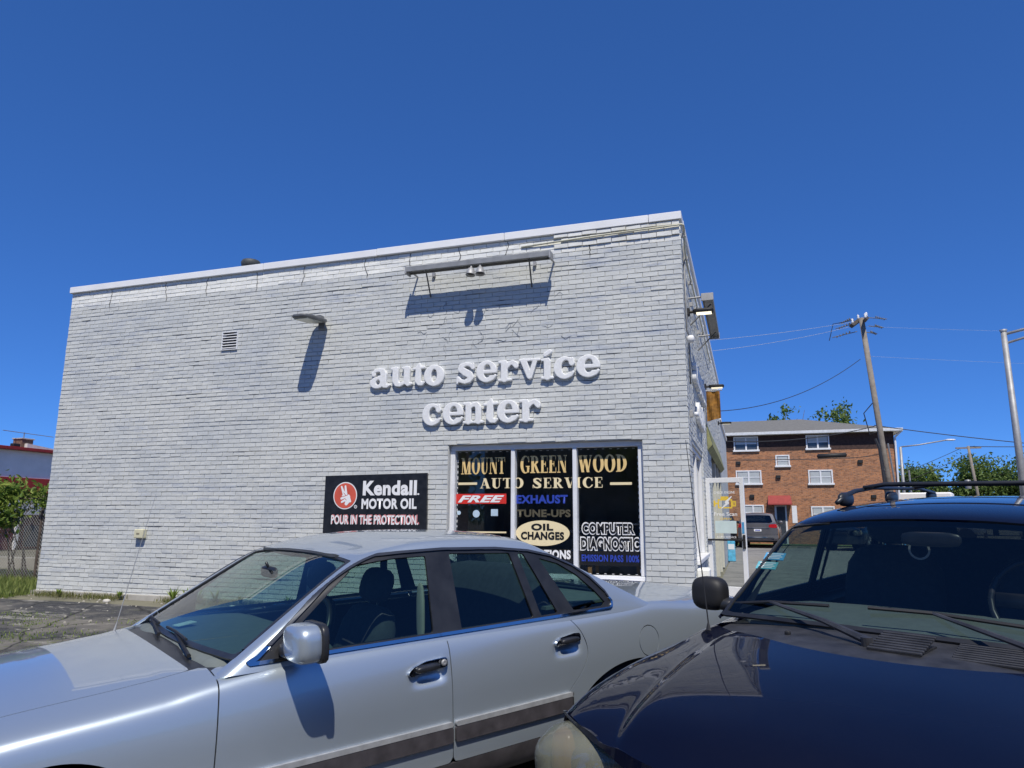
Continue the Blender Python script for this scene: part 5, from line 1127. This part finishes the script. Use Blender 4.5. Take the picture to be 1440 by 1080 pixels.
P2_, b2, t2 = pole((20.75, 80, 8.75), (21.4, 80, 0), .13, .10, 'short distant wooden utility pole with a flat cross-arm among the trees'); r2 = t2 - b2
MB().box(-.9, .9, -.06, .06, -.06, .06).build('cross_arm', M_WOOD, P2_).location = r2 + Vector((0, 0, -.15))
MB().lathe([(0, .22), (.7, .22), (.75, .0)], r2 + Vector((-.3, 0, -3.4)), (0, 0, 1), 10).build('transformer', M_GREYMETAL, P2_, True)
def wire(label, pts, r=.012, sag=0., m=None):
    a, b = M2(pts[0]), M2(pts[-1]); n = 24; path = []
    P_ = [M2(p) for p in pts]
    for i in range(n + 1):
        u = i / n * (len(P_) - 1); k = min(int(u), len(P_) - 2); t = u - k; p = P_[k].lerp(P_[k + 1], t); path.append(p - Vector((0, 0, sag * 4 * t * (1 - t))))
    c = P_[0]; o = MB().tube([p - c for p in path], r, 5).build('overhead_wire', m or M_WIRE, None, True); o.location = c; tag(o, label, 'wire', 'overhead wires')
pale = mat('pale_cable', (.42, .44, .46), .5, var=0)
wire('upper pale wire from the shop roof to the top of the leaning pole', [(-5, 30, 8.9), (5.6, 38, 11.3)], .006, .15, pale)
wire('lower pale wire from the shop roof to the top of the leaning pole', [(-5, 30, 8.4), (5.6, 38, 11.1)], .006, .25, pale)
wire('sagging dark wire running from the middle of the leaning pole to the shop', [(5.65, 38, 9.36), (-1.6, 30, 5.9)], .013, .55)
wire('thick cable crossing the apartment eave, left of the leaning pole', [(6.0, 38, 6.0), (-3, 33, 5.2)], .018, .35)
wire('thin cable across the brick facade at second-floor height', [(6.3, 38, 4.7), (4.5, 38, 4.5), (-3, 33, 4.2)], .015, .05)
wire('long dark cable leaving the leaning pole to the right edge', [(6.0, 38, 6.05), (30, 38, 3.8)], .017, .5)
wire('faint high wire to the right of the leaning pole', [(6.0, 38, 11.0), (45, 60, 13.5)], .0035, .3, pale)
wire('second faint wire to the right of the leaning pole', [(5.9, 38, 9.5), (45, 60, 11.)], .0035, .3, pale)
wire('wire running right from the distant short pole', [(20.9, 80, 8.7), (50, 80, 9.8)], .03, .5)
wire('upper wire from the distant short pole down to the left', [(20.2, 80, 8.6), (9, 80, 4.5)], .02, .3)
wire('lower wire from the distant short pole down to the left', [(20.6, 80, 8.0), (9, 80, 3.9)], .02, .5)
wire('faint wire crossing the sky beyond the left corner of the shop', [(-60, 60, 14.5), (-20, 60, 14.2)], .02, .2, pale)
sc_ = thing('splice_closure', 'black cable splice box hanging on the cable in front of the apartment facade', 'cable box', M(3.9, 37, 4.55)); MB().lathe([(-.55, .0), (-.5, .09), (.5, .09), (.55, 0)], (0, 0, 0), (1, 0, .03), 10).build('splice_body', M_BLACK, sc_, True)
lp = thing('street_light', 'tall grey steel street light pole cut by the right edge of the photo', 'street light', M(7.80, 25, 0))
t_ = M2((7.79, 25, 7.26)) - M2((7.8, 25, 0)); MB().tube([(0, 0, 0), t_], [.10, .065], 12).lathe([(0, .07), (.06, .09), (.08, 0)], t_, (0, 0, 1), 12).build('pole_shaft', M_STEEL, lp, True)
MB().tube([t_ + Vector((0, 0, -.06)), t_ + Vector((1.0, .05, .18)), t_ + Vector((2.4, .1, .3))], .035, 8).tube([t_ + Vector((0, 0, -.30)), t_ + Vector((1.0, .05, .0)), t_ + Vector((2.0, .1, .26))], .03, 8).build('light_arm', M_STEEL, lp, True)
MB().superbox(t_ + Vector((2.7, .1, .28)), (.35, .15, .07), 4, 8).build('lamp_head', M_GREYMETAL, lp, True)
l2 = thing('street_light', 'distant thin street light with a long arm, right of the apartment block', 'street light', M(12.85, 70, 0))
t_ = M2((12.97, 70, 7.9)) - M2((12.85, 70, 0)); MB().tube([(0, 0, 0), t_], [.14, .09], 8).build('pole_shaft', M_STEEL, l2, True)
MB().tube([t_, t_ + Vector((1.2, 0, .12)), t_ + Vector((3.0, 0, .42))], .05, 6).build('light_arm', M_STEEL, l2, True); MB().superbox(t_ + Vector((3.2, 0, .42)), (.32, .12, .06), 4, 6).build('lamp_head', M_FRAME, l2, True)
l3 = thing('sign_post', 'thin pale post standing among the trees beside the distant street light', 'post', M(13.9, 72, 0)); MB().tube([(0, 0, 0), (-.05, 0, 4.9)], .06, 6).build('post_shaft', M_STEEL, l3)
tk = thing('box_truck', 'white truck top with ladder rack, just showing behind the navy roof rack', 'truck', M(11.5, 60, 0), rz=-.3)
MB().box(-2.6, 2.2, -.95, .95, .6, 2.9, .08).build('truck_box', M_WHITE, tk); MB().box(-2.6, 2.2, -.9, .9, 3.42, 3.48).build('ladder_rack', M_FRAME, tk); MB().superbox((2.9, 0, 1.4), (.8, .9, .9), 6, 8).build('truck_cab', M_WHITE, tk, True)
for x in (-1.8, 2.7):
    for s in (-1, 1): MB().lathe([(0, 0), (0, .42), (.25, .42), (.25, 0)], (x, s * .95, .42), (0, -s, 0), 14).build('wheel', M_RUBBER, tk)

# ---------------------------------------------------------------- trees, vine, weeds, grass
def leaves(pts, size, seed, cup=.3):
    r = np.random.default_rng(seed); n = len(pts); a = r.normal(size=(n, 3)); a /= np.linalg.norm(a, axis=1)[:, None]; b = np.cross(a, r.normal(size=(n, 3))); b /= np.linalg.norm(b, axis=1)[:, None]
    s = size * r.uniform(.6, 1.3, (n, 1)); c = np.cross(a, b); v = np.stack([pts - a * s, pts + b * s * .5 + c * s * cup, pts + a * s, pts - b * s * .5 + c * s * cup], 1).reshape(-1, 3)
    return v, [(4 * i, 4 * i + 1, 4 * i + 2, 4 * i + 3) for i in range(n)]
def tree(label, base, height, rad_, trunk, seed, nclump=60, per=60, ls=.22, dense=1., group=None):
    r = np.random.default_rng(seed); t = thing('tree', label, 'tree', base, 0, group); rg = random.Random(seed); mb = MB(); tips = []
    mb.tube([(0, 0, -.2), (rg.uniform(-.2, .2), 0, height * .3), (rg.uniform(-.4, .4), rg.uniform(-.3, .3), height * .6)], [trunk, trunk * .8, trunk * .4], 8)
    for i in range(14):
        a = i * 2.4 + rg.random(); h0 = height * rg.uniform(.2, .55); p = [Vector((0, 0, h0))]; L = rad_ * rg.uniform(.6, 1.05); up = rg.uniform(.25, 1.0)
        for k in range(1, 5): p.append(Vector((math.cos(a + .2 * k * rg.uniform(-1, 1)) * L * k / 4, math.sin(a) * L * k / 4, h0 + (height - h0) * up * (k / 4) ** .8)))
        mb.tube(p, [trunk * .35, trunk * .25, trunk * .16, trunk * .1, trunk * .05], 5); tips += p[2:]
    mb.build('trunk', M_BARK, t, True)
    C = []
    for k in range(nclump):
        if k < len(tips) and k % 2 == 0: c = np.array(tips[k])
        else:
            d = r.normal(size=3); d /= np.linalg.norm(d); q = r.uniform(.35, 1.) ** .5; c = np.array([d[0] * rad_ * q, d[1] * rad_ * q, height * .62 + d[2] * height * .38 * q])
        s = rad_ * r.uniform(.10, .26); d = r.normal(size=(per, 3)); C.append(c + d * [s, s, s * .7])
    v, f = leaves(np.concatenate(C), ls, seed); tag(mesh('crown', v, f, M_LEAF, t), kind='stuff')
tree('round green tree right of the apartment block, behind the distant street light', M(18.0, 90, 0), 6.4, 2.1, .2, 3, 80, 90, .16)
tree('broad green tree behind the distant wooden pole, near the right edge', M(25.6, 92, 0), 6.6, 2.9, .25, 4, 110, 90, .17)
tree('dark tree at the far right edge behind the street light pole', M(29.8, 90, 0), 5.6, 2.2, .22, 5, 80, 90, .17)
tree('low bushy tree between the two distant trees', M(21.6, 95, 0), 4.4, 1.8, .2, 6, 50, 80, .17)
tree('sparse tree top showing above the roof ridge, left', M(3.2, 64, 0), 9.0, 1.9, .22, 7, 60, 60, .15)
tree('sparse tree top showing above the roof ridge, right', M(6.9, 66, 0), 9.1, 1.9, .22, 8, 60, 60, .15)

# chain-link fence and grape vine at the left end of the shop
fy = Q * 12.95; fx0, fx1, fh = -19.5, XL - .0, 1.58
fence = thing('chain_link_fence', 'rusty chain-link fence running left from the back corner of the shop', 'fence', (fx1, fy, GZ))
def fm(mb, name, m): return mesh(name, [(p[0] - fx1, p[1] - fy, p[2] - GZ) for p in mb.v], mb.f, m, fence)
M_RUST = mat('rusty_steel', (.12, .095, .08), .7, .4, var=.4, scale=12)
for x in (Q * -16.08, Q * -19.2, Q * -22.4): fm(MB().tube([(x, fy, GZ - .1), (x, fy, GZ + fh + .03)], .03, 8).lathe([(0, .04), (.04, .02), (.05, 0)], (x, fy, GZ + fh + .03), (0, 0, 1), 8), 'post', M_RUST)
fm(MB().tube([(fx0, fy, GZ + fh), (fx1, fy, GZ + fh)], .02, 6), 'top_rail', M_RUST)
mb = MB(); s = .07; n = int((fx1 - fx0 + fh) / s)
for k in range(n):
    for d in (1, -1):
        x0 = fx0 - (fh if d > 0 else 0) + k * s; a, b = x0, x0 + fh * d
        lo_, hi_ = 0., 1.
        if d > 0: lo_, hi_ = max(0, (fx0 - a) / (b - a)), min(1, (fx1 - a) / (b - a))
        else: lo_, hi_ = max(0, (a - fx1) / fh), min(1, (a - fx0) / fh)
        if hi_ > lo_: mb.tube([(a + (b - a) * lo_, fy + .004 * d, GZ + fh * lo_), (a + (b - a) * hi_, fy + .004 * d, GZ + fh * hi_)], .0055, 3, False)
tag(fm(mb, 'chain_mesh', mat('mesh_wire', (.34, .33, .31), .6, .2)), kind='stuff')
r = np.random.default_rng(11); pts = []
for k in range(150):
    u = r.uniform(0, 1); x = Q * -23 + (Q * -16.95 - Q * -23) * u; top = GZ + 2.05 - 1.0 * max(0, u - .72) ; z = r.uniform(GZ + (.35 if u < .45 else .8 if u < .8 else 1.15), max(top, GZ + 1.2)); pts.append(np.array([x, fy - .05, z]) + r.normal(size=(46, 3)) * [.16, .14, .12])
for k in range(22): pts.append(np.array([Q * r.uniform(-16.6, -15.2), fy, GZ + r.uniform(1.45, 1.75)]) + r.normal(size=(16, 3)) * [.14, .1, .08])
v, f = leaves(np.concatenate(pts), .062, 3, .25); vine = thing('grape_vine', 'leafy green vine growing over the chain-link fence left of the shop', 'vine', (Q * -19, fy, GZ))
tag(mesh('leaves', v - np.array([Q * -19, fy, GZ]), f, M_VINE, vine), kind='stuff')
for k in range(10):
    x = rng.uniform(-2.6, 2.2); MB().tube([(x, .03, 0), (x + rng.uniform(-.3, .3), .03, .7), (x + rng.uniform(-.6, .6), .0, 1.5)], [.02, .015, .008], 5).build('stem', M_BARK, vine)
def blades(name, n, fx, hmin, hmax, w, m, seed):
    r = np.random.default_rng(seed); V = []; F = []
    for i in range(n):
        x, y = fx(r); z = gz(x, y) - .01; a = r.uniform(0, 6.28); h_ = r.uniform(hmin, hmax); l = r.uniform(.1, .7) * h_; c, s_ = math.cos(a), math.sin(a); k = len(V)
        V += [(x - s_ * w, y + c * w, z), (x + s_ * w, y - c * w, z), (x + c * l * .4 + s_ * w * .7, y + s_ * l * .4 - c * w * .7, z + h_ * .6), (x + c * l * .4 - s_ * w * .7, y + s_ * l * .4 + c * w * .7, z + h_ * .6), (x + c * l, y + s_ * l, z + h_)]
        F += [(k, k + 1, k + 2, k + 3), (k + 3, k + 2, k + 4)]
    return tag(mesh(name, V, F, m), kind='stuff')
sheet('grass_ground', -22, XL - .15, 8.95 - 1.0, 13.5, .02, mat('grass_soil', (.10, .11, .045), .95, var=.4, scale=6, bump=.3, dist=.02), .5)
def left_patch(r):
    while True:
        x, y = r.uniform(-18, XL + .1), r.uniform(8.0, 12)
        if y > 8.25 + .15 * math.sin(x * 2) : return x, y
blades('grass', 26000, left_patch, .04, .17, .007, M_GRASS, 1)
def base_strip(r):
    x = XL + (XR - XL) * r.random(); d = abs(r.normal()) * .10
    while math.sin(x * 2.3) + math.sin(x * 5.1) + r.normal() * .4 < -.1: x = XL + (XR - XL) * r.random()
    return x, WY - .10 - d
blades('dry_weeds', 3800, base_strip, .02, .10, .004, M_WEED, 2)
def clump(cx_, cy_, s): return lambda r: (cx_ + r.normal() * s, cy_ + r.normal() * s * .6)
for i, (x, h_) in enumerate(((-9.35, .12), (-8.32, .22), (-8.05, .2), (-7.86, .24), (-7.55, .2), (-7.1, .12), (-6.3, .15), (-10.6, .12))):
    V = []; F = []; o = thing('weed_plant', ['small green weed at the foot of the painted wall, near its left end', 'tallest leafy weed at the wall foot, left of the silver windshield', 'pointed weed beside the tallest one at the wall foot', 'upright weed nearest the antenna at the wall foot', 'dark green weed just left of the silver windshield edge', 'low weed at the wall foot hidden beyond the silver windshield', 'weed at the wall foot seen through the silver sedan windshield', 'tiny weed by the left corner of the painted wall'][i], 'weed', (x, WY - .16, GZ), 0, 'weeds along the wall foot')
    for k in range(10):
        a = k * 2.4; c, s_ = math.cos(a), math.sin(a); w = .018; l = h_ * rng.uniform(.25, .6); H_ = h_ * rng.uniform(.5, 1); q = len(V)
        V += [(0, 0, 0), (c * l * .5 - s_ * w, s_ * l * .5 + c * w, H_ * .6), (c * l, s_ * l, H_), (c * l * .5 + s_ * w, s_ * l * .5 - c * w, H_ * .6)]; F.append((q, q + 1, q + 2, q + 3))
    mesh('leaf_rosette', V, F, M_VINE, o)
def lot_green(r):
    c = [(-8.6, 7.0), (-8.0, 6.3), (-9.3, 7.4), (-7.2, 7.4), (-7.4, 6.6), (-9.8, 6.2)][r.integers(6)]; return c[0] + r.normal() * .35, c[1] + r.normal() * .12
blades('lot_weeds', 1500, lot_green, .01, .04, .006, M_VINE, 9)
r_ = np.random.default_rng(4); mb = MB()
for k in range(170):
    x, y = r_.uniform(-13, -3.5), r_.uniform(4.5, 8.9); s = r_.uniform(.006, .022); z = gz(x, y); mb.superbox((x, y, z + s * .3), (s, s * .8, s * .6), 2.4, 3)
tag(mb.build('gravel', mat('gravel_stone', (.42, .39, .33), .9, var=.4, scale=3)), kind='stuff')
for x, y, s, l in ((-9.2, 8.62, .06, 'pale stone lying on the asphalt in front of the wall, left'), (-6.6, 8.75, .05, 'pale stone at the wall foot among the weeds'), (-7.0, 8.7, .045, 'smaller pale stone at the wall foot beside the weeds')):
    o = thing('stone', l, 'stone', (x, y, gz(x, y))); MB().superbox((0, 0, s * .3), (s, s * .7, s * .5), 2.5, 6).build('stone_body', mat('pale_stone', (.55, .52, .46), .9, var=.2), o)

# ---------------------------------------------------------------- red and white building at the far left
lb = thing('red_trim_building', 'white building with dark red roof edge and red band behind the vine, far left', 'building', M(-32.5, 18, 0)); bo = M(-32.5, 18, 0)
def L3(x0, x1, y0, y1, z0, z1, name, m, bev=0.): return MB().box(x0, x1, y0, y1, z0, z1, bev).build(name, m, lb)
wr = mat('band_white', (.74, .76, .78), .6, var=.08, scale=2); rd = mat('oxide_red', (.23, .018, .014), .5, var=.15)
L3(-9, 0, -9, 22, 0, Q * 2.6, 'wall', mat('dark_red_wall', (.10, .022, .018), .7, var=.3, scale=2)); L3(-9.1, .12, -9, 22, Q * 2.62, Q * 3.30, 'red_band', rd, .01); L3(-9, .05, -9, 22, Q * 3.31, Q * 4.55, 'white_band', wr); L3(-9.2, .32, -9.1, 22.1, Q * 4.56, Q * 4.70, 'roof_edge', rd, .01)
L3(.02, .1, 4.0, 7.5, Q * 1.6, Q * 2.3, 'window_band', mat('pale_panel', (.5, .53, .58), .4)); L3(.02, .1, 5.6, 5.75, 0, Q * 1.6, 'white_post', M_WHITE); L3(.02, .08, 6.0, 8.0, .1, Q * 1.1, 'garage_glass', M_PANE)
for x, y in ((.14, 1), (.14, 3), (.14, 5), (.14, 7)): L3(.125, .15, y, y + 1.6, Q * 2.7, Q * 3.2, 'red_panel', rd)
cc = thing('chimney', 'brown brick chimney with flat television antenna on the red-trimmed roof', 'chimney', M(-34, 25.87, 4.7)); MB().box(-.24, .24, -.24, .24, 0, .45).build('chimney_stack', mat('brown_brick', (.16, .10, .07), .9, var=.4, scale=9), cc); MB().box(-.28, .28, -.28, .28, .45, .50, .01).build('chimney_cap', M_CONC, cc)
MB().tube([(0, 0, .47), (0, 0, .75)], .02, 6).tube([(0, -.9, .74), (0, 1.3, .70)], .014, 5).build('tv_antenna', M_GREYMETAL, cc)
ro = thing('roof_unit', 'white curved roof hatch beside the brick chimney on the red-trimmed roof', 'roof hatch', M(-34, 27.2, 4.7)); MB().add([(-.4, -1.2, 0), (.4, -1.2, 0), (.4, 1.2, 0), (-.4, 1.2, 0), (-.4, -1.2, .28), (.4, -1.2, .28), (.4, 1.0, .06), (-.4, 1.0, .06)], [(0, 3, 2, 1), (4, 5, 6, 7), (0, 1, 5, 4), (1, 2, 6, 5), (2, 3, 7, 6), (3, 0, 4, 7)]).build('hatch_cover', mat('off_white', (.60, .60, .56)), ro); MB().tube([(0, .3, .1), (0, .9, .5)], .03, 5).superbox((0, .9, .5), (.1, .16, .1), 3, 5).build('floodlight', M_FRAME, ro)
fl = thing('roof_floodlight', 'small dark floodlight on the red roof edge, left of the chimney', 'lamp', M(-32.6, 24.45, 4.7)); MB().box(-.1, .08, -.15, .15, .03, .15, .02).build('lamp_head', M_BLACK, fl); MB().tube([(0, 0, 0), (0, 0, .05)], .04, 5).build('lamp_stem', M_BLACK, fl)
cu_ = thing('low_concrete_wall', 'low pale concrete kerb behind the chain-link fence', 'wall', (Q * -19, Q * 15.5, GZ)); MB().box(-5, 4.6, -.1, .1, -.1, .30, .01).build('kerb_block', M_CONC, cu_)
# the far side of the street behind the camera: seen only in glass and paint
for i, (x, w_, h_, cc_) in enumerate(((-34, 16, 9.5, (.30, .22, .17)), (-14, 14, 8.2, (.36, .34, .30)), (4, 15, 10.5, (.24, .13, .09)), (24, 18, 8.6, (.38, .36, .33)), (46, 16, 7., (.26, .16, .12)))):
    hb = thing('street_building', ['brown brick shop', 'beige shop', 'tall dark brick block', 'pale grey shop', 'red brown brick shop'][i] + ' across the street behind the viewer, only seen in reflections', 'building', (x, -38, -.6)); z0_ = -.6
    MB().box(-w_ / 2, w_ / 2, -9, 0, -.3, h_).build('wall', mat('street_wall_' + 'abcde'[i], cc_, .85, var=.15, scale=1), hb); MB().box(-w_ / 2 - .1, w_ / 2 + .1, -9.1, .1, h_, h_ + .3).build('roof_edge', M_GREYMETAL, hb)
    for k in range(3): MB().box(-w_ / 2 + 1 + k * w_ / 3, -w_ / 2 + 4 + k * w_ / 3, .0, .05, .6, 2.8).build('window', M_PANE, hb)
for i, x in enumerate((-24, -5, 14, 35)): tree(['leafy street tree behind the viewer between brown and beige shops', 'leafy street tree behind the viewer before the beige shop', 'leafy street tree behind the viewer right of the dark block', 'leafy street tree behind the viewer before the pale shop'][i], (x, -33, -.7), 8.5, 3.2, .25, 20 + i, 50, 60, .3)

# low belt of trees all round the horizon
r = np.random.default_rng(77); pts = []
for k in range(1500):
    a = r.uniform(0, 2 * math.pi); R_ = r.uniform(118, 150); x, y = R_ * math.sin(a), R_ * math.cos(a) + (12 if math.cos(a) > 0 else 0)
    if y < -60 or y > 0: pts.append(np.array([x, y, 2.2 + 1.0 * math.sin(a * 9) + r.uniform(-1.5, 1.2)]) + r.normal(size=(22, 3)) * [2.6, 2.6, .9])
    elif abs(x) > 60: pts.append(np.array([x, y, 2.2 + r.uniform(-1.5, 1.2)]) + r.normal(size=(22, 3)) * [2.6, 2.6, .9])
v, f = leaves(np.concatenate(pts), .55, 78); tag(mesh('distant_trees', v, f, M_LEAF), kind='stuff')
